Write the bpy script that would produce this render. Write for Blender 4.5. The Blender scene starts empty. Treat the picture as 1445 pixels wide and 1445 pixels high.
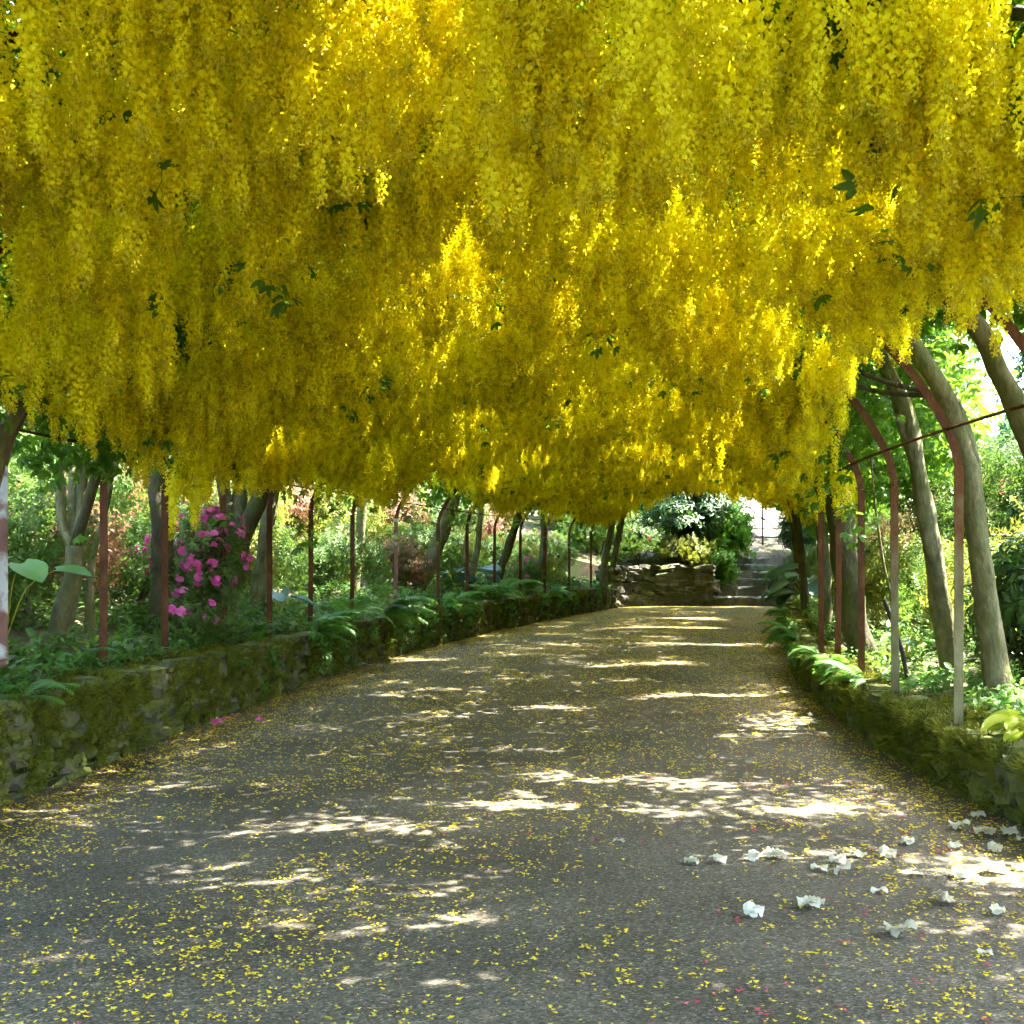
import bpy, math, random
import numpy as np
from mathutils import Vector, Matrix, noise as mnoise

# ------------------------------------------------------------------ camera, sky, sun, exposure
SC = bpy.context.scene
COL = SC.collection
R_ = math.radians
random.seed(7)
RNG = np.random.default_rng(7)

EYE = 1.5            # eye height in metres
FPX = 1800.0         # focal length in pixels of the 1445 px photograph
HZ = 785.0           # horizon row
cam_d = bpy.data.cameras.new('camera')
cam_d.sensor_fit = 'HORIZONTAL'
cam_d.sensor_width = 36.0
cam_d.lens = FPX / 1445.0 * 36.0
cam_d.shift_y = (HZ - 722.5) / 1445.0
cam_d.clip_start = 0.05
cam_d.clip_end = 2000
cam = bpy.data.objects.new('camera', cam_d)
COL.objects.link(cam)
cam.location = (0, 0, EYE)
cam.rotation_euler = (math.pi / 2, 0, 0)
SC.camera = cam

SUN_AZ = R_(70)      # from +Y towards +X
SUN_EL = R_(57)
SUN_DIR = Vector((math.sin(SUN_AZ) * math.cos(SUN_EL), math.cos(SUN_AZ) * math.cos(SUN_EL), math.sin(SUN_EL)))
world = bpy.data.worlds.new('World')
SC.world = world
world.use_nodes = True
wn, wl = world.node_tree.nodes, world.node_tree.links
wn.clear()
w_out = wn.new('ShaderNodeOutputWorld')
w_bg = wn.new('ShaderNodeBackground')
w_sky = wn.new('ShaderNodeTexSky')
w_sky.sky_type = 'NISHITA'
w_sky.sun_disc = False
w_sky.sun_elevation = SUN_EL
w_sky.sun_rotation = SUN_AZ
w_sky.air_density = 1.0
w_sky.dust_density = 2.5
w_sky.ozone_density = 1.0
w_bg.inputs['Strength'].default_value = 0.15
wl.new(w_sky.outputs[0], w_bg.inputs['Color'])
wl.new(w_bg.outputs[0], w_out.inputs['Surface'])

sun_d = bpy.data.lights.new('sun', 'SUN')
sun_d.energy = 4.6
sun_d.angle = R_(0.55)
sun_d.color = (1.0, 0.94, 0.84)
sun = bpy.data.objects.new('sun', sun_d)
COL.objects.link(sun)
sun.rotation_euler = SUN_DIR.to_track_quat('Z', 'Y').to_euler()
sun.location = (20, 15, 25)

SC.view_settings.view_transform = 'Standard'
SC.view_settings.look = 'None'
SC.view_settings.gamma = 1.0
SC.view_settings.exposure = 4.05
SC.render.engine = 'CYCLES'
SC.cycles.max_bounces = 7
SC.cycles.diffuse_bounces = 5
SC.cycles.transmission_bounces = 6
SC.cycles.glossy_bounces = 2
SC.cycles.transparent_max_bounces = 4
SC.cycles.sample_clamp_indirect = 6.0
SC.cycles.use_denoising = True
SC.cycles.use_adaptive_sampling = True
SC.cycles.adaptive_threshold = 0.025
SC.cycles.adaptive_min_samples = 16
SC.cycles.caustics_reflective = False
SC.cycles.caustics_refractive = False

# ------------------------------------------------------------------ helpers
def P(px, py, Y):
    """photograph pixel at depth Y -> world point"""
    return Vector(((px - 722.0) * Y / FPX, Y, EYE - (py - HZ) * Y / FPX))

def mesh_obj(name, verts, faces, mat, parent=None, smooth=False):
    me = bpy.data.meshes.new(name)
    me.from_pydata([tuple(v) for v in verts], [], faces)
    if smooth:
        me.polygons.foreach_set('use_smooth', [True] * len(me.polygons))
    if mat is not None:
        for m in (mat if isinstance(mat, (list, tuple)) else [mat]):
            me.materials.append(m)
    return link(name, me, parent)

def link(name, data, parent=None):
    o = bpy.data.objects.new(name, data)
    COL.objects.link(o)
    if parent is not None:
        set_parent(o, parent)
    return o

def world_loc(o):
    v = Vector(o.location)
    if o.parent is not None:
        v = v + world_loc(o.parent) + o.matrix_parent_inverse.translation
    return v

def set_parent(o, p):
    """keep o's coordinates as world coordinates (parents are only ever translated)"""
    o.parent = p
    o.matrix_parent_inverse = Matrix.Translation(-world_loc(p))

def tag(o, label=None, cat=None, group=None, kind=None):
    if label: o['label'] = label
    if cat: o['category'] = cat
    if group: o['group'] = group
    if kind: o['kind'] = kind
    return o

def thing(name, loc, label, cat, group=None):
    o = bpy.data.objects.new(name, None)
    COL.objects.link(o)
    o.empty_display_size = 0.1
    o.location = loc
    return tag(o, label, cat, group)

def vnoise(x, y, seed=0.0):
    """cheap smooth noise about -1..1 on arrays"""
    r = np.random.default_rng(int(seed * 1000) + 11)
    out = 0
    for k in range(6):
        a = r.uniform(0, 2 * math.pi); f = r.uniform(0.6, 1.7); p = r.uniform(0, 6.28)
        out = out + np.sin((x * math.cos(a) + y * math.sin(a)) * f * 2.2 + p + 0.8 * np.sin(y * f + x * .7 * f + p * 2))
    return out / 3.2

class MB:
    def __init__(self):
        self.v = []; self.f = []
    def add(self, verts, faces):
        n = len(self.v)
        self.v.extend([tuple(a) for a in verts])
        self.f.extend([tuple(i + n for i in q) for q in faces])
    def box(self, x0, x1, y0, y1, z0, z1):
        self.add([(x0,y0,z0),(x1,y0,z0),(x1,y1,z0),(x0,y1,z0),(x0,y0,z1),(x1,y0,z1),(x1,y1,z1),(x0,y1,z1)],
                 [(0,3,2,1),(4,5,6,7),(0,1,5,4),(1,2,6,5),(2,3,7,6),(3,0,4,7)])
    def build(self, name, mat, parent=None, smooth=False):
        return mesh_obj(name, self.v, self.f, mat, parent, smooth)

def catmull(pts, n=6):
    pts = [Vector(p) for p in pts]
    if len(pts) < 3: n = max(n, 2)
    P0 = [pts[0] * 2 - pts[1]] + pts + [pts[-1] * 2 - pts[-2]]
    out = []
    for i in range(1, len(P0) - 2):
        a, b, c, d = P0[i - 1], P0[i], P0[i + 1], P0[i + 2]
        for k in range(n):
            t = k / n
            out.append(0.5 * ((2 * b) + (-a + c) * t + (2 * a - 5 * b + 4 * c - d) * t * t + (-a + 3 * b - 3 * c + d) * t ** 3))
    out.append(pts[-1])
    return out

def tube(mb, pts, r0, r1, sides=9, lump=0.0, n=5, seed=0, flare=0.0, closed=True):
    path = catmull(pts, n)
    N = len(path)
    base = len(mb.v)
    up = Vector((0.3, 1, 0.1)).normalized()
    for i, p in enumerate(path):
        t = i / (N - 1)
        d = (path[min(i + 1, N - 1)] - path[max(i - 1, 0)])
        d = d.normalized() if d.length > 1e-6 else Vector((0, 0, 1))
        a = d.cross(up)
        a = a.normalized() if a.length > 1e-4 else Vector((1, 0, 0))
        b = d.cross(a)
        r = r0 + (r1 - r0) * t + flare * max(0, 1 - t * 6) ** 2
        for s in range(sides):
            an = 2 * math.pi * s / sides
            q = a * math.cos(an) + b * math.sin(an)
            rr = r
            if lump:
                rr *= 1 + lump * mnoise.noise(Vector((p.x * 2.2 + q.x * 1.2 + seed, p.y * 2.2 + q.y * 1.2, p.z * 3.0)))
            mb.v.append(tuple(p + q * rr))
    for i in range(N - 1):
        for s in range(sides):
            s2 = (s + 1) % sides
            mb.f.append((base + i * sides + s, base + i * sides + s2, base + (i + 1) * sides + s2, base + (i + 1) * sides + s))
    if closed:
        mb.f.append(tuple(base + s for s in range(sides))[::-1])
        mb.f.append(tuple(base + (N - 1) * sides + s for s in range(sides)))

# ------------------------------------------------------------------ materials
MATS = {}
def nodes_of(m):
    m.use_nodes = True
    nt = m.node_tree
    nt.nodes.clear()
    return nt.nodes, nt.links

def ramp(N, stops):
    r = N.new('ShaderNodeValToRGB')
    e = r.color_ramp.elements
    while len(e) < len(stops): e.new(0.5)
    for i, (p, c) in enumerate(stops):
        e[i].position = p
        e[i].color = (*c, 1) if len(c) == 3 else c
    return r

def leaf_mat(name, cols, trans=0.4, rough=0.5, tcol=None, spec=0.3, noise_scale=9.0):
    """foliage: a colour picked per sprig and varied by noise, part of the light passes through"""
    m = bpy.data.materials.new(name); N, L = nodes_of(m)
    out = N.new('ShaderNodeOutputMaterial')
    oi = N.new('ShaderNodeObjectInfo')
    geo = N.new('ShaderNodeNewGeometry')
    nz = N.new('ShaderNodeTexNoise'); nz.inputs['Scale'].default_value = noise_scale; nz.inputs['Detail'].default_value = 2
    L.new(geo.outputs['Position'], nz.inputs['Vector'])
    ma = N.new('ShaderNodeMath'); ma.operation = 'MULTIPLY_ADD'; ma.inputs[1].default_value = 0.6
    L.new(oi.outputs['Random'], ma.inputs[0])
    m2 = N.new('ShaderNodeMath'); m2.operation = 'MULTIPLY_ADD'; m2.inputs[1].default_value = 0.8; m2.inputs[2].default_value = -0.2
    L.new(nz.outputs['Fac'], m2.inputs[0]); L.new(m2.outputs[0], ma.inputs[2])
    rp = ramp(N, [(i / max(1, len(cols) - 1), c) for i, c in enumerate(cols)])
    L.new(ma.outputs[0], rp.inputs['Fac'])
    bs = N.new('ShaderNodeBsdfPrincipled')
    bs.inputs['Roughness'].default_value = rough
    bs.inputs['Specular IOR Level'].default_value = spec
    L.new(rp.outputs['Color'], bs.inputs['Base Color'])
    tr = N.new('ShaderNodeBsdfTranslucent')
    if tcol is None:
        L.new(rp.outputs['Color'], tr.inputs['Color'])
    else:
        mx = N.new('ShaderNodeMix'); mx.data_type = 'RGBA'; mx.inputs['Factor'].default_value = 0.6
        L.new(rp.outputs['Color'], mx.inputs[6]); mx.inputs[7].default_value = (*tcol, 1)
        L.new(mx.outputs[2], tr.inputs['Color'])
    mix = N.new('ShaderNodeMixShader'); mix.inputs[0].default_value = trans
    L.new(bs.outputs[0], mix.inputs[1]); L.new(tr.outputs[0], mix.inputs[2])
    L.new(mix.outputs[0], out.inputs['Surface'])
    MATS[name] = m
    return m

def surf_mat(name, cols, scale=4.0, rough=0.85, bump=0.3, bump_scale=40.0, spec=0.25, stretch=(1, 1, 1), detail=6, metallic=0.0,
             over=None, object_space=False, rand=0.0):
    """cols: ramp over noise; over=(colour, scale, lo, hi, up) a second layer (moss, lichen, paint) chosen by noise and by how far a face looks up"""
    m = bpy.data.materials.new(name); N, L = nodes_of(m)
    out = N.new('ShaderNodeOutputMaterial')
    bs = N.new('ShaderNodeBsdfPrincipled')
    geo = N.new('ShaderNodeNewGeometry')
    tc = N.new('ShaderNodeTexCoord')
    mp = N.new('ShaderNodeMapping'); mp.inputs['Scale'].default_value = stretch
    L.new(tc.outputs['Object'] if object_space else geo.outputs['Position'], mp.inputs['Vector'])
    nz = N.new('ShaderNodeTexNoise'); nz.inputs['Scale'].default_value = scale; nz.inputs['Detail'].default_value = detail
    nz.inputs['Roughness'].default_value = 0.65
    L.new(mp.outputs[0], nz.inputs['Vector'])
    rp = ramp(N, [(0.28 + 0.44 * i / max(1, len(cols) - 1), c) for i, c in enumerate(cols)])
    fac = nz.outputs['Fac']
    if rand:
        oi = N.new('ShaderNodeObjectInfo')
        ma = N.new('ShaderNodeMath'); ma.operation = 'MULTIPLY_ADD'; ma.inputs[1].default_value = rand; ma.inputs[2].default_value = -rand / 2
        L.new(oi.outputs['Random'], ma.inputs[0])
        ad = N.new('ShaderNodeMath'); ad.operation = 'ADD'
        L.new(fac, ad.inputs[0]); L.new(ma.outputs[0], ad.inputs[1]); fac = ad.outputs[0]
    L.new(fac, rp.inputs['Fac'])
    col = rp.outputs['Color']
    if over:
        oc, osc, lo, hi, upk = over
        n2 = N.new('ShaderNodeTexNoise'); n2.inputs['Scale'].default_value = osc; n2.inputs['Detail'].default_value = 5
        L.new(geo.outputs['Position'], n2.inputs['Vector'])
        sx = N.new('ShaderNodeSeparateXYZ'); L.new(geo.outputs['Normal'], sx.inputs[0])
        ma = N.new('ShaderNodeMath'); ma.operation = 'MULTIPLY_ADD'; ma.inputs[1].default_value = upk
        L.new(sx.outputs['Z'], ma.inputs[0]); L.new(n2.outputs['Fac'], ma.inputs[2])
        mr = N.new('ShaderNodeMapRange'); mr.inputs['From Min'].default_value = lo; mr.inputs['From Max'].default_value = hi
        L.new(ma.outputs[0], mr.inputs['Value'])
        mx = N.new('ShaderNodeMix'); mx.data_type = 'RGBA'
        L.new(mr.outputs[0], mx.inputs['Factor']); L.new(col, mx.inputs[6])
        if isinstance(oc[0], (tuple, list)):
            n3 = N.new('ShaderNodeTexNoise'); n3.inputs['Scale'].default_value = 30; n3.inputs['Detail'].default_value = 4
            L.new(geo.outputs['Position'], n3.inputs['Vector'])
            r3 = ramp(N, [(0.3, oc[0]), (0.7, oc[1])]); L.new(n3.outputs['Fac'], r3.inputs['Fac'])
            L.new(r3.outputs['Color'], mx.inputs[7])
        else:
            mx.inputs[7].default_value = (*oc, 1)
        col = mx.outputs[2]
    L.new(col, bs.inputs['Base Color'])
    bs.inputs['Roughness'].default_value = rough
    bs.inputs['Metallic'].default_value = metallic
    bs.inputs['Specular IOR Level'].default_value = spec
    if bump:
        nb = N.new('ShaderNodeTexNoise'); nb.inputs['Scale'].default_value = bump_scale; nb.inputs['Detail'].default_value = 6
        L.new(mp.outputs[0], nb.inputs['Vector'])
        bp = N.new('ShaderNodeBump'); bp.inputs['Strength'].default_value = bump; bp.inputs['Distance'].default_value = 0.02
        L.new(nb.outputs['Fac'], bp.inputs['Height']); L.new(bp.outputs[0], bs.inputs['Normal'])
    L.new(bs.outputs[0], out.inputs['Surface'])
    MATS[name] = m
    return m

M_FLOWER = leaf_mat('laburnum_petal', [(0.82, 0.72, 0.008), (0.91, 0.85, 0.014), (0.94, 0.91, 0.06)], trans=0.46, rough=0.6, spec=0.2, noise_scale=38.0)
M_KEEL = leaf_mat('laburnum_keel', [(0.66, 0.50, 0.005), (0.82, 0.70, 0.008), (0.90, 0.82, 0.015)], trans=0.42, rough=0.6, spec=0.15, noise_scale=38.0)
M_BUD = leaf_mat('laburnum_bud', [(0.50, 0.46, 0.03), (0.72, 0.60, 0.03)], trans=0.35, rough=0.6, spec=0.15)
M_RACHIS = leaf_mat('raceme_stalk', [(0.36, 0.36, 0.03), (0.45, 0.42, 0.04)], trans=0.3)
M_LABLEAF = leaf_mat('laburnum_leaf', [(0.035, 0.10, 0.012), (0.06, 0.15, 0.018), (0.10, 0.21, 0.025)], trans=0.5, tcol=(0.26, 0.46, 0.03))
M_AZ = leaf_mat('azalea_leaf', [(0.042, 0.085, 0.018), (0.075, 0.145, 0.027), (0.12, 0.20, 0.04)], trans=0.35, tcol=(0.16, 0.27, 0.03))
M_AZY = leaf_mat('yellow_green_leaf', [(0.06, 0.11, 0.015), (0.13, 0.19, 0.025), (0.24, 0.26, 0.04), (0.30, 0.20, 0.06)], trans=0.4, tcol=(0.3, 0.34, 0.04))
M_AZR = leaf_mat('bronze_leaf', [(0.05, 0.085, 0.02), (0.13, 0.13, 0.035), (0.28, 0.12, 0.07), (0.36, 0.17, 0.12)], trans=0.4)
M_RHO = leaf_mat('rhododendron_leaf', [(0.024, 0.06, 0.015), (0.042, 0.10, 0.021), (0.065, 0.135, 0.03)], trans=0.25, rough=0.35, spec=0.5, tcol=(0.1, 0.22, 0.03))
M_TEAL = leaf_mat('blue_green_leaf', [(0.03, 0.085, 0.04), (0.055, 0.14, 0.06), (0.09, 0.19, 0.08)], trans=0.4, tcol=(0.15, 0.32, 0.10))
M_BRIGHT = leaf_mat('bright_green_leaf', [(0.05, 0.14, 0.012), (0.09, 0.23, 0.02), (0.15, 0.31, 0.03)], trans=0.45, tcol=(0.22, 0.45, 0.03))
M_FERN = leaf_mat('fern_leaf', [(0.04, 0.11, 0.015), (0.07, 0.19, 0.025), (0.12, 0.27, 0.035)], trans=0.45, tcol=(0.18, 0.38, 0.04))
M_HOSTA = leaf_mat('glaucous_leaf', [(0.08, 0.17, 0.13), (0.13, 0.24, 0.18), (0.18, 0.30, 0.22)], trans=0.25, rough=0.45, noise_scale=4)
M_LIMEH = leaf_mat('lime_leaf', [(0.20, 0.30, 0.02), (0.34, 0.42, 0.03), (0.48, 0.52, 0.06)], trans=0.4, rough=0.4, noise_scale=5)
M_BIGLEAF = leaf_mat('broad_leaf', [(0.06, 0.17, 0.03), (0.11, 0.26, 0.05), (0.16, 0.33, 0.07)], trans=0.4, rough=0.45, noise_scale=5)
M_MOSS = leaf_mat('moss_strand', [(0.055, 0.068, 0.009), (0.105, 0.12, 0.012), (0.18, 0.18, 0.02)], trans=0.25, rough=0.9, spec=0.05, noise_scale=5)
M_MAG = leaf_mat('magenta_petal', [(0.58, 0.05, 0.30), (0.74, 0.13, 0.44), (0.82, 0.27, 0.55)], trans=0.35, rough=0.6, spec=0.1)
M_PINK = leaf_mat('pink_petal', [(0.70, 0.22, 0.26), (0.80, 0.36, 0.36), (0.82, 0.48, 0.42)], trans=0.35, rough=0.6, spec=0.1)
M_WHITE = leaf_mat('white_petal', [(0.42, 0.38, 0.24), (0.60, 0.58, 0.44), (0.70, 0.69, 0.58)], trans=0.35, rough=0.55, spec=0.15, noise_scale=25)
M_FALLY = leaf_mat('fallen_yellow_petal', [(0.34, 0.25, 0.02), (0.60, 0.46, 0.02), (0.72, 0.58, 0.05)], trans=0.2, rough=0.7, spec=0.1, noise_scale=45)
M_FALLR = leaf_mat('fallen_red_petal', [(0.30, 0.03, 0.05), (0.48, 0.08, 0.12), (0.58, 0.22, 0.22)], trans=0.2, rough=0.7, spec=0.1, noise_scale=45)

M_BARK = surf_mat('laburnum_bark', [(0.050, 0.043, 0.020), (0.120, 0.110, 0.050), (0.20, 0.185, 0.105)], scale=11, bump=0.9, bump_scale=30, stretch=(1, 1, 0.5),
                  over=((0.085, 0.095, 0.02), 3.0, 0.50, 0.70, -0.05))
M_BARK_SHADE = surf_mat('shaded_mossy_bark', [(0.030, 0.024, 0.012), (0.062, 0.052, 0.026), (0.105, 0.092, 0.05)], scale=11, bump=0.9, bump_scale=30, stretch=(1, 1, 0.5),  # bark with shade put into its colour, mossy like the lighter one
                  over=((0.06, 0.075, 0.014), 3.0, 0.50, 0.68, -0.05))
M_TWIG = surf_mat('shrub_twig', [(0.07, 0.05, 0.03), (0.13, 0.10, 0.06)], scale=8, bump=0.2)
M_RUST = surf_mat('rusty_iron', [(0.050, 0.021, 0.009), (0.092, 0.037, 0.015), (0.15, 0.064, 0.026)], scale=9, rough=0.75, bump=0.35, bump_scale=70, spec=0.12, stretch=(1, 1, 0.5))
def greened_iron():
    """rusty bar whose lower part has gone grey-green with algae, the line between them ragged"""
    m = surf_mat('greened_iron', [(0.075, 0.06, 0.025), (0.13, 0.115, 0.05), (0.19, 0.175, 0.085)], scale=7, rough=0.7, bump=0.3, bump_scale=70, spec=0.15, stretch=(1, 1, 0.4))
    N, L = m.node_tree.nodes, m.node_tree.links
    bs = next(n for n in N if n.type == 'BSDF_PRINCIPLED')
    src = bs.inputs['Base Color'].links[0].from_socket
    geo = N.new('ShaderNodeNewGeometry'); sx = N.new('ShaderNodeSeparateXYZ'); L.new(geo.outputs['Position'], sx.inputs[0])
    nz = N.new('ShaderNodeTexNoise'); nz.inputs['Scale'].default_value = 5; nz.inputs['Detail'].default_value = 5; L.new(geo.outputs['Position'], nz.inputs['Vector'])
    ad = N.new('ShaderNodeMath'); ad.operation = 'MULTIPLY_ADD'; ad.inputs[1].default_value = 1.3; L.new(nz.outputs['Fac'], ad.inputs[0]); L.new(sx.outputs['Z'], ad.inputs[2])
    mr = N.new('ShaderNodeMapRange'); mr.inputs['From Min'].default_value = 1.95; mr.inputs['From Max'].default_value = 2.5; L.new(ad.outputs[0], mr.inputs['Value'])
    mx = N.new('ShaderNodeMix'); mx.data_type = 'RGBA'; L.new(mr.outputs[0], mx.inputs['Factor']); L.new(src, mx.inputs[6]); mx.inputs[7].default_value = (0.10, 0.036, 0.010, 1)
    L.new(mx.outputs[2], bs.inputs['Base Color'])
    return m
M_RUSTG = greened_iron()
M_RUSTP = surf_mat('flaking_painted_iron', [(0.13, 0.052, 0.032), (0.20, 0.085, 0.05)], scale=9, rough=0.55, bump=0.35, bump_scale=70, spec=0.45,
                   over=((0.42, 0.40, 0.38), 4.5, 0.47, 0.56, 0.0))
M_STONE = surf_mat('mossy_wall_stone', [(0.038, 0.034, 0.022), (0.078, 0.072, 0.048), (0.14, 0.13, 0.095)], scale=5, bump=0.7, bump_scale=22, rand=0.25,
                   over=(((0.045, 0.058, 0.010), (0.11, 0.12, 0.018)), 3.0, 0.36, 0.56, 0.16))
M_STONE2 = surf_mat('bare_wall_stone', [(0.065, 0.060, 0.046), (0.135, 0.13, 0.10), (0.24, 0.23, 0.19)], scale=5, bump=0.7, bump_scale=22, rand=0.35,
                    over=((0.06, 0.075, 0.018), 2.0, 0.46, 0.62, 0.12))
M_STEP = surf_mat('worn_step_stone', [(0.06, 0.062, 0.048), (0.13, 0.13, 0.105), (0.24, 0.24, 0.205)], scale=5, bump=0.6, bump_scale=25, rand=0.2,
                  over=((0.07, 0.085, 0.025), 2.2, 0.54, 0.70, -0.05))
M_CORE = surf_mat('wall_earth', [(0.012, 0.010, 0.006), (0.035, 0.03, 0.016)], scale=8, bump=0.6)
M_SOIL = surf_mat('bank_soil', [(0.025, 0.020, 0.010), (0.07, 0.055, 0.028), (0.13, 0.10, 0.05)], scale=3.5, bump=0.8, bump_scale=30,
                  over=((0.045, 0.065, 0.014), 1.2, 0.48, 0.62, 0.0))
M_GATE = surf_mat('gate_iron', [(0.045, 0.028, 0.022), (0.09, 0.055, 0.042)], scale=9, rough=0.6, bump=0.2, spec=0.4)
M_LOG = surf_mat('weathered_wood', [(0.16, 0.145, 0.12), (0.33, 0.31, 0.27)], scale=7, bump=0.5, stretch=(0.3, 1, 1))
M_PLAQUE = surf_mat('white_enamel', [(0.72, 0.72, 0.70), (0.8, 0.8, 0.78)], scale=5, rough=0.4, bump=0)
M_STAKE = surf_mat('dark_wood', [(0.02, 0.018, 0.015), (0.05, 0.045, 0.035)], scale=9, bump=0.3)

def path_mat():
    m = bpy.data.materials.new('rolled_gravel'); N, L = nodes_of(m)
    out = N.new('ShaderNodeOutputMaterial'); bs = N.new('ShaderNodeBsdfPrincipled')
    geo = N.new('ShaderNodeNewGeometry')
    vo = N.new('ShaderNodeTexVoronoi'); vo.inputs['Scale'].default_value = 105
    L.new(geo.outputs['Position'], vo.inputs['Vector'])
    bw = N.new('ShaderNodeSeparateColor'); L.new(vo.outputs['Color'], bw.inputs[0])
    r1 = ramp(N, [(0.0, (0.034, 0.031, 0.024)), (0.45, (0.072, 0.066, 0.053)), (0.85, (0.105, 0.097, 0.079)), (1.0, (0.20, 0.188, 0.16))])
    L.new(bw.outputs[0], r1.inputs['Fac'])
    nz = N.new('ShaderNodeTexNoise'); nz.inputs['Scale'].default_value = 0.9; nz.inputs['Detail'].default_value = 5
    L.new(geo.outputs['Position'], nz.inputs['Vector'])
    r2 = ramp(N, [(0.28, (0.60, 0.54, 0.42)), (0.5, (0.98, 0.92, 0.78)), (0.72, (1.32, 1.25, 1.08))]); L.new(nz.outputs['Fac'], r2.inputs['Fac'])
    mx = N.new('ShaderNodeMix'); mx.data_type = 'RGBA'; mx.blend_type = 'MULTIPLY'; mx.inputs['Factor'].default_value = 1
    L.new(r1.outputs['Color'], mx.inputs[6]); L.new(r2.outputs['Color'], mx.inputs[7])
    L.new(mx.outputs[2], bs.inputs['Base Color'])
    bs.inputs['Roughness'].default_value = 0.8; bs.inputs['Specular IOR Level'].default_value = 0.35
    nb = N.new('ShaderNodeTexNoise'); nb.inputs['Scale'].default_value = 7; nb.inputs['Detail'].default_value = 5
    L.new(geo.outputs['Position'], nb.inputs['Vector'])
    ad = N.new('ShaderNodeMath'); ad.operation = 'MULTIPLY_ADD'; ad.inputs[1].default_value = -0.5
    L.new(vo.outputs['Distance'], ad.inputs[0]); L.new(nb.outputs['Fac'], ad.inputs[2])
    bp = N.new('ShaderNodeBump'); bp.inputs['Strength'].default_value = 0.55; bp.inputs['Distance'].default_value = 0.012
    L.new(ad.outputs[0], bp.inputs['Height']); L.new(bp.outputs[0], bs.inputs['Normal'])
    L.new(bs.outputs[0], out.inputs['Surface'])
    return m
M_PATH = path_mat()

# ------------------------------------------------------------------ scatter: points with rotation, scale and variant -> instances owned by one object
NG = {}
def scatter_group(srcs):
    key = tuple(s.name for s in srcs)
    if key in NG: return NG[key]
    ng = bpy.data.node_groups.new('scatter_' + srcs[0].name, 'GeometryNodeTree')
    ng.interface.new_socket('Geometry', in_out='INPUT', socket_type='NodeSocketGeometry')
    ng.interface.new_socket('Geometry', in_out='OUTPUT', socket_type='NodeSocketGeometry')
    N, L = ng.nodes, ng.links
    gi = N.new('NodeGroupInput'); go = N.new('NodeGroupOutput')
    jn = N.new('GeometryNodeJoinGeometry')
    for s in reversed(srcs):
        oi = N.new('GeometryNodeObjectInfo'); oi.inputs[0].default_value = s; oi.inputs['As Instance'].default_value = False
        g2 = N.new('GeometryNodeGeometryToInstance')
        L.new(oi.outputs['Geometry'], g2.inputs[0]); L.new(g2.outputs[0], jn.inputs[0])
    ip = N.new('GeometryNodeInstanceOnPoints')
    ip.inputs['Pick Instance'].default_value = True
    def attr(nm, ty):
        a = N.new('GeometryNodeInputNamedAttribute'); a.data_type = ty; a.inputs[0].default_value = nm
        return a.outputs['Attribute']
    er = N.new('FunctionNodeEulerToRotation')
    L.new(attr('rot', 'FLOAT_VECTOR'), er.inputs[0])
    L.new(gi.outputs[0], ip.inputs['Points']); L.new(jn.outputs[0], ip.inputs['Instance'])
    L.new(attr('idx', 'INT'), ip.inputs['Instance Index'])
    L.new(er.outputs[0], ip.inputs['Rotation'])
    L.new(attr('scl', 'FLOAT_VECTOR'), ip.inputs['Scale'])
    L.new(ip.outputs[0], go.inputs[0])
    NG[key] = ng
    return ng

def scatter(name, pts, rot, scl, srcs, parent=None, idx=None):
    pts = np.asarray(pts, dtype=np.float32).reshape(-1, 3); n = len(pts)
    me = bpy.data.meshes.new(name)
    me.vertices.add(n)
    me.vertices.foreach_set('co', pts.ravel())
    a = me.attributes.new('rot', 'FLOAT_VECTOR', 'POINT'); a.data.foreach_set('vector', np.asarray(rot, np.float32).ravel())
    s = np.asarray(scl, np.float32)
    if s.ndim == 1: s = np.repeat(s[:, None], 3, axis=1)
    a = me.attributes.new('scl', 'FLOAT_VECTOR', 'POINT'); a.data.foreach_set('vector', np.ascontiguousarray(s).ravel())
    if idx is None: idx = RNG.integers(0, len(srcs), n)
    a = me.attributes.new('idx', 'INT', 'POINT'); a.data.foreach_set('value', np.asarray(idx, np.int32))
    o = link(name, me, parent)
    md = o.modifiers.new('scatter', 'NODES'); md.node_group = scatter_group(srcs)
    o['kind'] = 'stuff'
    return o

def src_obj(name, verts, faces, mats, midx=None, smooth=False):
    """a source mesh that is only ever instanced (never linked to the scene)"""
    me = bpy.data.meshes.new(name)
    me.from_pydata([tuple(v) for v in verts], [], faces)
    for m in mats: me.materials.append(m)
    if midx is not None: me.polygons.foreach_set('material_index', midx)
    if smooth: me.polygons.foreach_set('use_smooth', [True] * len(me.polygons))
    return bpy.data.objects.new(name, me)

def leaf_quads(base, d, side, length, width, fold=0.25, droop=0.15):
    """a folded leaf of 4 quads... as 8 verts: returns verts, faces"""
    d = Vector(d).normalized(); side = Vector(side)
    side = (side - d * side.dot(d)).normalized(); up = side.cross(d)
    b = Vector(base)
    m1 = b + d * length * 0.4 - up * droop * length * 0.1
    m2 = b + d * length * 0.78 - up * droop * length * 0.5
    tip = b + d * length - up * droop * length
    w = width / 2
    v = [b, m1 + side * w + up * w * fold, m1, m1 - side * w + up * w * fold,
         m2 + side * w * .72 + up * w * fold, m2, m2 - side * w * .72 + up * w * fold, tip]
    f = [(0, 2, 1), (0, 3, 2), (1, 2, 5, 4), (2, 3, 6, 5), (4, 5, 7), (5, 6, 7)]
    return v, f

def rand_unit():
    while True:
        v = Vector((random.uniform(-1, 1), random.uniform(-1, 1), random.uniform(-1, 1)))
        if 0.1 < v.length < 1: return v.normalized()

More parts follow.
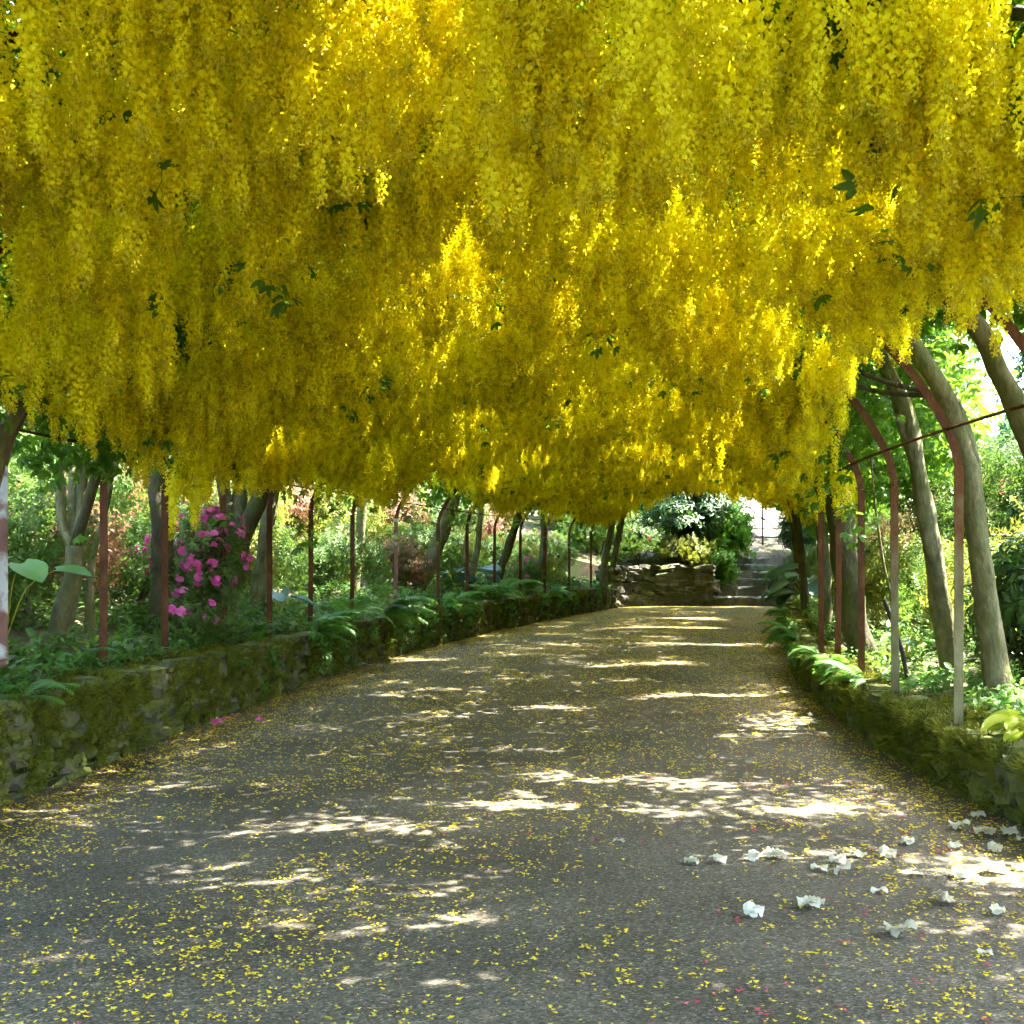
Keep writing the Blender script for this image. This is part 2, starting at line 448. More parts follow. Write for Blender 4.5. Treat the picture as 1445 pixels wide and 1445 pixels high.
def make_sprig(name, mat, n, length, leaf_l, leaf_w, spread=0.9, whorl=False, tip_up=0.4):
    mb = MB()
    mb.add([(-.003, 0, 0), (.003, 0, 0), (0.002, 0, length), (-0.002, 0, length)], [(0, 1, 2, 3)])
    for i in range(n):
        t = 1.0 if whorl else (i + 0.6) / n
        z = length * t
        an = i * 2.4 + random.uniform(-.3, .3)
        out = Vector((math.cos(an), math.sin(an), 0))
        d = out * spread + Vector((0, 0, tip_up * random.uniform(0.3, 1.4)))
        s = out.cross(Vector((0, 0, 1)))
        k = random.uniform(0.7, 1.15)
        v, f = leaf_quads((out.x * .004, out.y * .004, z), d, s, leaf_l * k, leaf_w * k, 0.3, random.uniform(0.05, .4))
        mb.add(v, f)
    return src_obj(name, mb.v, mb.f, [mat])

def sprigs(prefix, mat, nvar, *a, **k):
    return [make_sprig(f'{prefix}_{i}', mat, *a, **k) for i in range(nvar)]

def clump(prefix, srcs, nvar, n, radius, zr, lo=.8, hi=1.15, tilt=.6, mats=None):
    """several sprigs joined into one branchlet, so that fewer and less overlapping instances are needed"""
    out = []
    for q in range(nvar):
        V = []; F = []; MI = []
        for k in range(n):
            me = random.choice(srcs).data
            a = k * 2.4 + random.uniform(-.4, .4); r = radius * math.sqrt((k + .5) / n)
            o = Vector((math.cos(a) * r, math.sin(a) * r, random.uniform(-zr, zr)))
            d = Vector((math.cos(a) * tilt * r / radius, math.sin(a) * tilt * r / radius, 1)).normalized()
            M = d.to_track_quat('Z', 'Y').to_matrix() @ Matrix.Rotation(random.uniform(0, 6.28), 3, 'Z') * random.uniform(lo, hi)
            b = len(V)
            V += [tuple(M @ v.co + o) for v in me.vertices]
            F += [tuple(b + i for i in p.vertices) for p in me.polygons]; MI += [p.material_index for p in me.polygons]
        out.append(src_obj(f'{prefix}_{q}', V, F, list(srcs[0].data.materials), MI))
    return out

SP_AZ = sprigs('azalea_sprig', M_AZ, 3, 11, 0.13, 0.055, 0.024)
SP_AZY = sprigs('yellow_sprig', M_AZY, 3, 11, 0.13, 0.055, 0.024)
SP_AZR = sprigs('bronze_sprig', M_AZR, 3, 11, 0.13, 0.055, 0.024)
SP_RHO = sprigs('rhododendron_sprig', M_RHO, 3, 9, 0.10, 0.13, 0.042, tip_up=0.2)
SP_TEAL = sprigs('bluegreen_sprig', M_TEAL, 3, 12, 0.22, 0.10, 0.05)
SP_BRI = sprigs('bright_sprig', M_BRIGHT, 3, 12, 0.18, 0.09, 0.045)
SP_HERB = sprigs('herb_sprig', M_AZ, 3, 9, 0.12, 0.07, 0.035, tip_up=0.6)
SP_HERBY = sprigs('bright_herb_sprig', M_FERN, 3, 9, 0.12, 0.06, 0.03, tip_up=0.7)

SP_AZ, SP_AZY, SP_AZR, SP_RHO, SP_TEAL, SP_BRI = [clump(nm, sp, 4, 6, rr, rr * .5) for nm, sp, rr in
    (('azalea_branch', SP_AZ, .13), ('yellow_branch', SP_AZY, .13), ('bronze_branch', SP_AZR, .13), ('rhododendron_branch', SP_RHO, .16), ('bluegreen_branch', SP_TEAL, .18), ('bright_branch', SP_BRI, .17))]

def make_trifoliate(name):
    mb = MB()
    for j in range(4):
        an = j * 1.9 + random.uniform(-.4, .4)
        out = Vector((math.cos(an), math.sin(an), random.uniform(-.5, .3))).normalized()
        pe = out * random.uniform(.05, .09)
        s = out.cross(Vector((0, 0, 1))).normalized()
        for sg in (-1, 0, 1):
            d = (out + s * sg * 1.1 + Vector((0, 0, -0.55))).normalized()
            v, f = leaf_quads(pe, d, s + out * .3 * sg, random.uniform(.055, .085), .032, .2, .25)
            mb.add(v, f)
        mb.add([(0, 0, 0), pe * 1.0, pe + Vector((0, 0, .003)), (0, 0, .003)], [(0, 1, 2, 3)])
    return src_obj(name, mb.v, mb.f, [M_LABLEAF])
SP_LAB = [make_trifoliate(f'laburnum_leaf_{i}') for i in range(4)]
SP_LABC = clump('laburnum_leaf_branch', SP_LAB, 4, 20, .32, .2, .85, 1.2, .4)

def make_raceme(name, n=52, L=0.44, rad=0.042):
    """hanging chain of pea flowers: broad open florets above, buds at the tip"""
    V = []; F = []; MI = []
    def add(v, f, mi):
        k = len(V); V.extend([tuple(a) for a in v]); F.extend([tuple(i + k for i in q) for q in f]); MI.extend([mi] * len(f))
    bend = rand_unit() * 0.02
    def axis(t):
        return Vector((bend.x * t * t, bend.y * t * t, -L * t))
    for k in range(3):
        a, b = axis(k / 3), axis((k + 1) / 3)
        add([a + Vector((.0015, 0, 0)), a - Vector((.0015, 0, 0)), b - Vector((.001, 0, 0)), b + Vector((.001, 0, 0))], [(0, 1, 2, 3)], 1)
    for i in range(n):
        t = 0.02 + 0.98 * (i + random.random() * .6) / n
        an = i * 2.399 + random.uniform(-.3, .3)
        out = Vector((math.cos(an), math.sin(an), random.uniform(-.45, .25))).normalized()
        env = 1.0 if t < .35 else 1 - (t - .35) / .65 * .78           # broad above, drawn out to a point
        size = (.55 + .45 * env) * random.uniform(.85, 1.15)
        r = rad * env * (random.uniform(.72, 1.05) if i % 3 else random.uniform(.3, .6))
        c = axis(t) + out * max(r, .005)
        side = out.cross(Vector((0, 0, 1))).normalized(); up = side.cross(out).normalized()
        tw = random.uniform(-.5, .5)
        side, up = side * math.cos(tw) + up * math.sin(tw), up * math.cos(tw) - side * math.sin(tw)
        h = .0165 * size
        mi = 0 if t < .88 else 2
        # banner petal: a folded fan, wings: a small pair in front of it
        add([c - up * h * .2, c + side * h * 1.05 + up * h * .7 + out * h * .35, c + up * h * 1.5 - out * h * .1, c - side * h * 1.05 + up * h * .7 + out * h * .35],
            [(0, 1, 2), (0, 2, 3)], mi)
        q = c + out * h * .3
        add([q, q + out * h * 1.3 + side * h * .55 - up * h * .3, q + out * h * 1.0 - up * h * 1.15, q + out * h * 1.3 - side * h * .55 - up * h * .3],
            [(0, 1, 2), (0, 2, 3)], 3 if mi == 0 else 2)
    return src_obj(name, V, F, [M_FLOWER, M_RACHIS, M_BUD, M_KEEL], MI)
RACEMES = [make_raceme('raceme_a', 78, .40, .047), make_raceme('raceme_b', 68, .34, .045), make_raceme('raceme_c', 88, .47, .047),
           make_raceme('raceme_d', 56, .28, .042), make_raceme('raceme_e', 80, .43, .051)]

RACEME_CL = clump('raceme_curtain', RACEMES, 6, 7, .19, .12, .8, 1.12, .0)

def make_blossom_mesh(name, mat, petals=5, r=.03, cup=.5, ruffle=.15):
    mb = MB()
    for k in range(petals):
        a = 2 * math.pi * k / petals + random.uniform(-.1, .1)
        o = Vector((math.cos(a), math.sin(a), 0)); s = Vector((-o.y, o.x, 0))
        c = cup * r * random.uniform(.6, 1.3); j = lambda: random.uniform(-ruffle, ruffle) * r
        b = Vector((0, 0, 0))
        m = o * r * .5 + Vector((0, 0, c * .55))
        w = r * .62
        t = o * r * random.uniform(.9, 1.1) + Vector((0, 0, c + j()))
        mb.add([b, m + s * w * .7 + Vector((0, 0, j())), m - Vector((0, 0, r * .06)), m - s * w * .7 + Vector((0, 0, j())),
                o * r * .88 + s * w * .8 + Vector((0, 0, c * 1.0 + j())), t, o * r * .88 - s * w * .8 + Vector((0, 0, c + j()))],
               [(0, 1, 2), (0, 2, 3), (1, 4, 5, 2), (2, 5, 6, 3)])
    return mb
BL_MAG = []; BL_PINK = []
for i in range(3):
    mb = MB()
    for k in range(5):     # a truss of five open flowers
        b = make_blossom_mesh('x', None, 5, .034, .45)
        d = rand_unit(); d.z = abs(d.z) + .3; d.normalize()
        q = d.to_track_quat('Z', 'Y').to_matrix()
        mb.add([q @ Vector(v) + d * .035 for v in b.v], b.f)
    BL_MAG.append(src_obj(f'magenta_truss_{i}', mb.v, mb.f, [M_MAG]))
    BL_PINK.append(src_obj(f'pink_truss_{i}', mb.v, mb.f, [M_PINK]))

def make_tuft(name, mat, n=46, r=.055, h=.03, w=.0042, hang=False):
    mb = MB()
    for i in range(n):
        a = random.uniform(0, 6.28); rr = r * math.sqrt(random.random())
        b = Vector((math.cos(a) * rr, math.sin(a) * rr, 0))
        d = Vector((b.x / r * .8, b.y / r * .8, random.uniform(.5, 1))).normalized()
        s = Vector((random.uniform(-1, 1), random.uniform(-1, 1), 0)).normalized() * w
        k = h * random.uniform(.5, 1.2)
        m = b + d * k * .55; t = b + d * k + Vector((b.x, b.y, -.4 * k)) * .5
        mb.add([b - s, b + s, m + s * .8, m - s * .8, t], [(0, 1, 2, 3), (3, 2, 4)])
    return src_obj(name, mb.v, mb.f, [mat])
TUFT = [make_tuft(f'moss_tuft_{i}', M_MOSS) for i in range(3)]

# ------------------------------------------------------------------ plan of the place: path edges, ground height
_Lp = np.array([(-40, -3.4), (-12, -3.3), (4, -3.2), (7.7, -3.09), (11.7, -2.75), (16.4, -2.2), (19.3, -1.74), (25.7, -0.31), (31.8, 1.38), (37.5, 3.08), (46, 5.6), (60, 8)])
_Rp = np.array([(-40, 2.8), (-12, 2.8), (4, 2.82), (8.85, 2.84), (11, 2.95), (15.4, 3.5), (19, 4.2), (23.5, 5.07), (30, 6.4), (35, 7.45), (38, 8.15), (46, 9.8), (60, 12)])
_ys = np.linspace(-40, 60, 1001)
def _smooth(a):
    k = np.hanning(23); k /= k.sum()
    p = np.pad(a, 11, mode='edge')
    return np.convolve(p, k, mode='valid')
_Ls = _smooth(np.interp(_ys, _Lp[:, 0], _Lp[:, 1])); _Rs = _smooth(np.interp(_ys, _Rp[:, 0], _Rp[:, 1]))
def Le(y): return np.interp(y, _ys, _Ls)
def Re(y): return np.interp(y, _ys, _Rs)
def Ro(y): return np.interp(y, [14.8, 17.5], [.13, .95])      # how far the posts stand back from the path on the low wall side
WL, WR = 0.56, 0.36      # heights of the two side walls
END = 38.1               # where the path stops at the end wall and steps
SX0, SX1 = 6.05, 8.35    # steps from and to
def gz(x, y):
    x = float(x); y = float(y)
    l, r = float(Le(min(y, 44))), float(Re(min(y, 44)))
    bump = 0.05 * math.sin(x * 1.7 + y * .9) + .04 * math.sin(x * .8 - y * 2.1)
    dl, dr = l - x, x - r
    zl = WL + 0.30 * min(max(dl - .35, 0), 7) + .06 * max(dl - 7.35, 0)
    zr = WR + 0.13 * min(max(dr - .3, 0), 8) + .07 * max(dr - 8.3, 0)
    if y < END:
        if dl > 0.2: return zl + bump * min(dl, 1)
        if dr > 0.2: return zr + bump * min(dr, 1)
        return -.06
    t = y - END
    land = 1.47 if y < 41 else min(1.47 + .26 * (y - 41), 2.35)
    ramp_ = min(-.12 + t * .52, 1.42) if y < 41 else land
    if SX0 - .1 < x < SX1 + .1: return ramp_
    k = min(t / 6, 1)
    if x <= SX0: return max(1.1 + .17 * min(t, 7) + (zl - WL if dl > 0 else 0) * (1 - .4 * k), 0) + bump
    return max(zr, min(.5 + .32 * t, 2.2)) + bump

# ground sheet
def build_ground():
    rows = [-400, -150, -60, -30] + list(np.arange(-20, 37.9, 0.7)) + [37.95, END + .02] + list(np.arange(38.4, 46, .4)) + [47, 49, 52, 56, 62, 70, 90, 130, 200, 400, 900]
    dl = [600, 250, 120, 60, 35, 25, 18, 14, 11, 9, 7.5, 6, 5, 4, 3.2, 2.5, 1.9, 1.4, 1.0, .7, .45, .28, .21, .16]
    v = []; f = []
    for y in rows:
        l, r = float(Le(min(y, 44))), float(Re(min(y, 44)))
        if y >= END:
            mid = list(np.linspace(l + .2, SX0 - .12, 6)) + list(np.linspace(SX0 - .08, SX1 + .08, 7)) 
            r = SX1 + .1
        else:
            mid = list(np.linspace(l + .02, r - .02, 13))
        xs = [l - d for d in dl] + mid + [r + d for d in reversed(dl)]
        v += [(x, y, gz(x, y)) for x in xs]
    n = len(dl) * 2 + 13
    for i in range(len(rows) - 1):
        for j in range(n - 1):
            f.append((i * n + j, i * n + j + 1, (i + 1) * n + j + 1, (i + 1) * n + j))
    o = mesh_obj('ground', v, f, M_SOIL, smooth=False)
    return tag(o, 'dark planted earth banks and ground', 'ground', kind='structure')
build_ground()

def build_path():
    v = []; f = []
    ys = list(np.arange(-16, END + .05, .5)) + [END + .3]
    nx = 16
    for y in ys:
        l, r = float(Le(y)) - .1, float(Re(y)) + .1
        for k in range(nx + 1):
            t = k / nx
            x = l + (r - l) * t
            v.append((x, y, .03 * (1 - (2 * t - 1) ** 2) - .01 + .006 * math.sin(x * 2.1 + y * 1.3)))
    for i in range(len(ys) - 1):
        for k in range(nx):
            a = i * (nx + 1) + k
            f.append((a, a + 1, a + nx + 2, a + nx + 1))
    o = mesh_obj('path', v, f, M_PATH, smooth=True)
    tag(o, 'grey rolled gravel path strewn with petals', 'path', kind='structure')
build_path()
def pz(x, y):
    l, r = float(Le(y)) - .1, float(Re(y)) + .1
    t = (x - l) / (r - l)
    return .03 * (1 - (2 * t - 1) ** 2) - .01 + .006 * math.sin(x * 2.1 + y * 1.3)

# ------------------------------------------------------------------ dry stone walls, stone by stone
def stone_mesh(name, mat, rough=.16, round_=.35):
    """subdivided block, corners pulled in and faces pushed about: 48 triangles"""
    n = 2; v = {}; faces = []
    def vid(p):
        if p not in v: v[p] = len(v)
        return v[p]
    for ax in range(3):
        for sgn in (0, n):
            for i in range(n):
                for j in range(n):
                    q = []
                    for (a, b) in ((i, j), (i + 1, j), (i + 1, j + 1), (i, j + 1)):
                        p = [0, 0, 0]; p[ax] = sgn; p[(ax + 1) % 3] = a; p[(ax + 2) % 3] = b
                        q.append(vid(tuple(p)))
                    faces.append(tuple(q if sgn else q[::-1]))
    out = []
    for p in v:
        c = Vector((p[0] / n - .5, p[1] / n - .5, p[2] / n - .5))
        l = c.length * 2
        c = c * (1 - round_ * max(0, l - 1) * .45)
        c += Vector((random.uniform(-1, 1), random.uniform(-1, 1), random.uniform(-1, 1))) * rough * .55
        out.append(c)
    me = bpy.data.meshes.new(name)
    me.from_pydata([tuple(a) for a in out], [], faces)
    me.materials.append(mat)
    return me
STONES_MOSS = [stone_mesh('stone', M_STONE, .24, .5) for _ in range(9)]
STONES_BARE = [stone_mesh('stone', M_STONE2, .27, .25) for _ in range(9)]

def lay_wall(root, face, y_or_s, height, courses, mlen, meshes, tilt=.06, cap=None, max_parts=300, depth=.26, near=None):
    """face(s) -> (x, y, tangent angle) of the wall face; s in metres from y_or_s[0] to y_or_s[1]"""
    todo = []
    z = -.04; ci = 0
    hs = [random.uniform(*courses) for _ in range(40)]
    while z < height - .03:
        h = min(hs[ci], height - z + .04); ci += 1
        s = y_or_s[0] - random.random() * .3
        while s < y_or_s[1]:
            ln = random.uniform(*mlen)
            hh = h * random.uniform(.8, 1.25)
            todo.append((s + ln / 2, z + h / 2 + random.uniform(-.015, .015), ln, hh))
            s += ln * .97
        z += h * .94
    todo.sort(key=lambda a: near(a) if near else a[0])
    rest = MB()
    for i, (s, zc, ln, hh) in enumerate(todo):
        x, y, an = face(s)
        out = random.uniform(-.035, .03)
        nx, ny = -math.sin(an), math.cos(an)
        sc = (ln * 1.02, depth * random.uniform(.85, 1.15), hh * 1.06)
        loc = Vector((x + nx * (depth * .45 + out), y + ny * (depth * .45 + out), zc))
        rot = (random.uniform(-tilt, tilt), random.uniform(-tilt, tilt), an + random.uniform(-.08, .08) + (math.pi if random.random() < .5 else 0))
        me = random.choice(meshes)
        if i < max_parts:
            o = bpy.data.objects.new('stone', me); COL.objects.link(o)
            o.location = loc; o.rotation_euler = rot; o.scale = sc
            set_parent(o, root)
        else:
            from mathutils import Euler
            M = Matrix.Translation(loc) @ Euler(rot).to_matrix().to_4x4() @ Matrix.Diagonal((*sc, 1))
            rest.add([M @ vv.co for vv in me.vertices], [tuple(p.vertices) for p in me.polygons])
    if rest.v:
        o = rest.build('stone_courses', meshes[0].materials[0], root)
        o['kind'] = 'stuff'

def wall_core(root, fn_edge, sgn, y0, y1, h, d0=.1, d1=.5):
    mb = MB(); ys = np.arange(y0, y1 + .01, .6)
    v = []; f = []
    for y in ys:
        e = float(fn_edge(y))
        for (d, z) in ((d0, -.08), (d0, h - .05), (d1, h + .0), (d1, -.08)):
            v.append((e + sgn * d, y, z))
    for i in range(len(ys) - 1):
        for k in range(4):
            a = i * 4 + k; b = i * 4 + (k + 1) % 4
            f.append((a, b, b + 4, a + 4) if sgn < 0 else (b, a, a + 4, b + 4))
    f.append((0, 1, 2, 3)); f.append(tuple(len(v) - 4 + k for k in (3, 2, 1, 0)))
    mesh_obj('wall_core', v, f, M_CORE, root)

def edge_face(fn, sgn):
    # arc length table along the edge
    ys = np.linspace(2, 40, 800); xs = fn(ys)
    s = np.concatenate([[0], np.cumsum(np.hypot(np.diff(xs), np.diff(ys)))])
    def face(q):
        y = float(np.interp(q, s, ys)); x = float(fn(y))
        dx = float(fn(y + .1) - fn(y - .1)) / .2
        an = math.atan2(1, dx)          # tangent heading +y
        if sgn > 0: an += math.pi       # so that the normal (-sin, cos) points away from the path
        return x, y, an
    return face, s, ys

lw = thing('dry_stone_wall', (float(Le(8)), 8, 0), 'taller mossy dry stone wall with ferns, running the whole length of the path', 'wall')
faceL, sL, ysL = edge_face(Le, -1)
s0 = float(np.interp(5.2, ysL, sL)); s1 = float(np.interp(37.4, ysL, sL))
lay_wall(lw, faceL, (s0, s1), WL, (.10, .19), (.16, .46), STONES_MOSS, near=lambda a: a[0])
wall_core(lw, Le, -1, 5.2, 37.3, WL)
rw = thing('dry_stone_wall', (float(Re(8)), 8, 0), 'low dry stone wall shaggy with hanging moss, beside the fallen white blossoms', 'wall')
faceR, sR, ysR = edge_face(Re, 1)
s0 = float(np.interp(4.6, ysR, sR)); s1 = float(np.interp(36.5, ysR, sR))
lay_wall(rw, faceR, (s0, s1), WR, (.10, .17), (.16, .42), STONES_MOSS, near=lambda a: a[0])
wall_core(rw, Re, 1, 4.6, 36.5, WR)

def moss_points(fn, sgn, n, y0, y1, h, top_share):
    y = y0 + (y1 - y0) * RNG.random(n) ** 1.9
    e = fn(y)
    top = RNG.random(n) < top_share
    keep = vnoise(y * 1.6, np.where(top, 3, 0) + RNG.random(n) * .3, 3 + sgn) + .7 * vnoise(y * 5, np.where(top, 2.5, 0) + RNG.random(n) * .2, 13 + sgn) + RNG.random(n) * 1.5 > .35
    z = np.where(top, h + .05 * vnoise(y * 3.5, y * 0 + 1, 14.0) + RNG.normal(.0, .025, n), h * (1 - RNG.random(n) ** 1.2 * .98))
    keep &= top | (RNG.random(n) < .35 + .65 * z / h)
    d = np.where(top, RNG.random(n) * .42, RNG.normal(-.015, .02, n))
    pts = np.stack([e + sgn * d, y, z], 1)
    tilt = np.where(top, RNG.normal(0, .35, n), R_(112) + RNG.normal(0, .3, n))
    az = np.where(top, RNG.random(n) * 6.28, (0 if sgn < 0 else math.pi) + RNG.normal(0, .6, n))
    rot = np.stack([np.zeros(n), tilt, az], 1)
    scl = RNG.uniform(.7, 1.5, n)
    return pts[keep], rot[keep], scl[keep]
p_, r_, s_ = moss_points(Le, -1, 8000, 5.5, 34, WL, .38)
scatter('moss', p_, r_, s_, TUFT, lw)
p_, r_, s_ = moss_points(Re, 1, 8000, 4.8, 34, WR, .42)
scatter('moss', p_, r_, s_ * 1.05, TUFT, rw)

for w_ in (lw, rw): w_['kind'] = 'thing'
# end wall, from the side wall to the steps
ew = thing('end_stone_wall', (4.6, END, 0), 'grey rubble retaining wall of tilted slabs beside the stone steps', 'wall')
ew['kind'] = 'thing'
ewp = [Vector((2.75, 37.25, 0)), Vector((3.5, 37.75, 0)), Vector((4.6, 38.0, 0)), Vector((6.0, 38.05, 0))]
ewc = catmull(ewp, 8)
ewl = [0]
for a, b in zip(ewc, ewc[1:]): ewl.append(ewl[-1] + (b - a).length)
def faceE(q):
    q = min(max(q, 0), ewl[-1] - .001)
    i = max(k for k in range(len(ewl) - 1) if ewl[k] <= q)
    a, b = ewc[i], ewc[i + 1]; t = (q - ewl[i]) / (ewl[i + 1] - ewl[i]); p = a.lerp(b, t)
    return p.x, p.y, math.atan2(b.y - a.y, b.x - a.x)
lay_wall(ew, faceE, (0, ewl[-1] - .05), 1.18, (.10, .24), (.16, .6), STONES_BARE, tilt=.17, depth=.3)
mb = MB()
for a, b in zip(ewc, ewc[1:]):
    mb.add([(a.x, a.y + .12, -.1), (b.x, b.y + .12, -.1), (b.x, b.y + .12, 1.12), (a.x, a.y + .12, 1.12), (a.x - .1, a.y + .7, 1.14), (b.x - .1, b.y + .7, 1.14)], [(0, 1, 2, 3), (3, 2, 5, 4)])
mb.build('wall_core', M_CORE, ew)

# ------------------------------------------------------------------ steps and gate
def slab(name, x0, x1, y0, y1, z0, z1, mat, parent, seed):
    r = random.Random(seed); v = []; f = []
    nx = 6
    prof = [(y0, z0), (y0 - .01, z1 - .04), (y0 + .03, z1), (y1, z1)]
    for i in range(nx + 1):
        t = i / nx; x = x0 + (x1 - x0) * t
        e = .02 if i in (0, nx) else 0
        for (y, z) in prof:
            v.append((x + r.uniform(-.015, .015), y + r.uniform(-.03, .03) + e, z + (r.uniform(-.022, .022) - e * .8 if z > z0 else 0)))
    m = len(prof)
    for i in range(nx):
        for k in range(m - 1):
            a = i * m + k; f.append((a, a + m, a + m + 1, a + 1))
    f.append(tuple(range(m))); f.append(tuple(nx * m + k for k in reversed(range(m))))
    b0 = len(v); v += [(x0, y1, z0), (x1, y1, z0)]
    f.append((m - 1, b0, 0)); f.append((nx * m + m - 1, nx * m, b0 + 1)); f.append((0, b0, b0 + 1, nx * m)); f.append((m - 1, nx * m + m - 1, b0 + 1, b0))
    return mesh_obj(name, v, f, mat, parent)
st = thing('stone_steps', ((SX0 + SX1) / 2, 38.2, 0), 'worn grey stone steps climbing from the path to the iron gate', 'steps')
step_z = [.30, .60, .83, 1.04, 1.26, 1.47]
zprev = -.05
for i, z in enumerate(step_z):
    y0 = END + .02 + i * .5
    xa = SX0 + (0 if i == 0 else .1 + .07 * i); xb = SX1 - .03 * i
    cut = xa + (xb - xa) * [.56, .3, .55, .6, .5, .62][i]
    slab('step_stone', xa, cut - .012, y0, y0 + .62, zprev - .04, z, M_STEP, st, i)
    slab('step_stone', cut + .012, xb, y0 + .02, y0 + .62, zprev - .04, z - .015, M_STEP, st, i + 50)
    zprev = z - .02

GY = 42.6
gt = thing('iron_gate', (8.2, GY, gz(8.2, GY)), 'barred iron gate with diagonal brace at the top of the stone steps', 'gate')
def gp(px, py): return P(px, py, GY)
gx0, gx1 = gp(1030, 700).x, gp(1112, 700).x
zt, zb = gp(0, 686).z, gp(0, 770).z
for py in (770, 758, 746, 732, 716, 700, 686):
    z = gp(0, py).z
    mb = MB(); mb.box(gx0, gx1, GY - .012, GY + .012, z - .02, z + .02); mb.build('rail', M_GATE, gt)
for px in (1030, 1052, 1075.5, 1098, 1112):
    x = gp(px, 0).x; w = .03 if px in (1030, 1112, 1075.5) else .009
    mb = MB(); mb.box(x - w, x + w, GY - .03, GY - .014, zb - .06, zt + .02); mb.build('upright', M_GATE, gt)
mb = MB(); a, b = gp(1040, 703), gp(1097, 748)
tube(mb, [a + Vector((0, .03, 0)), (a + b) / 2 + Vector((0, .03, 0)), b + Vector((0, .03, 0))], .028, .028, 6); mb.build('diagonal_brace', M_GATE, gt)
for px in (1027, 1115):
    x = gp(px, 0).x
    mb = MB(); mb.box(x - .05, x + .05, GY - .05, GY + .05, gz(x, GY) - .3, zt + .15); mb.build('gate_post', M_GATE, gt)
pl = thing('white_plaque', (P(1066, 780, 41.6)), 'small white plaque on a short stake in front of the iron gate', 'sign')
c = P(1066, 775.5, 41.6)
mb = MB(); mb.box(c.x - .095, c.x + .095, 41.59, 41.61, c.z - .05, c.z + .05); mb.build('plate', M_PLAQUE, pl)
mb = MB(); mb.box(c.x - .012, c.x + .012, 41.615, 41.635, c.z - .35, c.z + .03); mb.build('stake', M_GATE, pl)

# ------------------------------------------------------------------ iron arches carrying the laburnum
def Lpost(y): return float(Le(y)) - .36
def Rpost(y): return float(Re(y) + Ro(y))
def arch_c(y): return (np.asarray(Le(y)) - .36 + np.asarray(Re(y)) + Ro(y)) / 2
def arch_w(y): return (np.asarray(Re(y)) + Ro(y) - np.asarray(Le(y)) + .36) / 2
PROF = [(1.0, 2.10), (0.985, 2.28), (0.945, 2.52), (0.89, 2.76), (0.80, 3.04), (0.62, 3.42), (0.36, 3.74), (0.0, 3.88)]
def arch_z(fx):
    xs = [a for a, b in reversed(PROF)]; zs = [b for a, b in reversed(PROF)]
    return np.interp(np.abs(fx), xs, zs)

def bar(mb, pts, w, d):
    """T-section bar swept along points lying in a plane of constant y; w across the view, d along y"""
    n = len(pts)
    sec = [(-w / 2, -d / 2), (w / 2, -d / 2), (w / 2, -d / 2 + .008), (.005, -d / 2 + .008), (.005, d / 2), (-.005, d / 2), (-.005, -d / 2 + .008), (-w / 2, -d / 2 + .008)]
    b0 = len(mb.v); m = len(sec)
    for i, p in enumerate(pts):
        t = (pts[min(i + 1, n - 1)] - pts[max(i - 1, 0)]); t.y = 0; t.normalize()
        nrm = Vector((t.z, 0, -t.x))
        for (a, b) in sec: mb.v.append(tuple(p + nrm * a + Vector((0, b, 0))))
    for i in range(n - 1):
        for k in range(m):
            k2 = (k + 1) % m
            mb.f.append((b0 + i * m + k, b0 + i * m + k2, b0 + (i + 1) * m + k2, b0 + (i + 1) * m + k))
    mb.f.append(tuple(b0 + k for k in reversed(range(m)))); mb.f.append(tuple(b0 + (n - 1) * m + k for k in range(m)))

ARCH_Y = [3.4, 5.1, 6.8, 8.5, 10.15, 11.5, 13.05, 14.6, 16.3, 18.2, 20.4, 22.8, 24.8, 26.8, 28.8, 31.0, 33.4, 35.8]
ARCH_LAB = {6.8: 'rust brown iron arch curving up behind the bright lime hosta',
            8.5: 'iron arch with one greened post and one post flaking pale paint',
            10.15: 'iron arch with a red-brown post beside the grey log',
            11.5: 'rusty iron arch whose dark post stands against the straight single laburnum trunk',
            13.05: 'rusty iron arch with one post rising out of the magenta azalea',
            14.6: 'iron arch with a bright orange-red post on the low mossy wall',
            20.4: 'iron arch with a post streaked in whitish paint behind the large ferns'}
ARCH_BY = {16.3: 'by the pale single trunk', 18.2: 'rising from the largest arching fern', 22.8: 'before the thick leaning trunk', 24.8: 'just behind the thick leaning trunk', 26.8: 'by the blue-green hostas',
           28.8: 'by the dark leaning trunk', 31.0: 'between the dark leaning and the upright brown trunks', 33.4: 'just beyond the upright brown trunk', 35.8: 'by the twin stemmed mossy tree'}
for y in ARCH_Y:
    c, w = float(arch_c(y)), float(arch_w(y))
    near = y
    lab = ARCH_LAB.get(y, 'slender rust brown iron arch ' + ARCH_BY.get(y, 'hidden in the blossom at the mouth of the tunnel'))
    a = thing('iron_arch', (c, y, 0), lab, 'arch', 'iron arches over the path')
    lean = .012 * math.sin(y * 3)
    lx, rx = c - w, c + w
    mL = {8.5: M_RUSTP, 20.4: M_RUSTP}.get(y, M_RUST); mR = {8.5: M_RUSTG, 10.15: M_RUSTG}.get(y, M_RUST)
    for (x, sg, mt) in ((lx, -1, mL), (rx, 1, mR)):
        z0 = (WL if sg < 0 else WR) - .12
        mb = MB(); bar(mb, [Vector((x - sg * lean, y, z0)), Vector((x, y, 1.2)), Vector((x, y, 2.10))], .062, .05)
        mb.build('post', mt, a)
    pts = [Vector((c - fx * w, y, z + .002)) for fx, z in PROF] + [Vector((c + fx * w, y, z + .002)) for fx, z in reversed(PROF[:-1])]
    mb = MB(); bar(mb, catmull(pts, 4), .058, .046); mb.build('hoop', M_RUST, a)
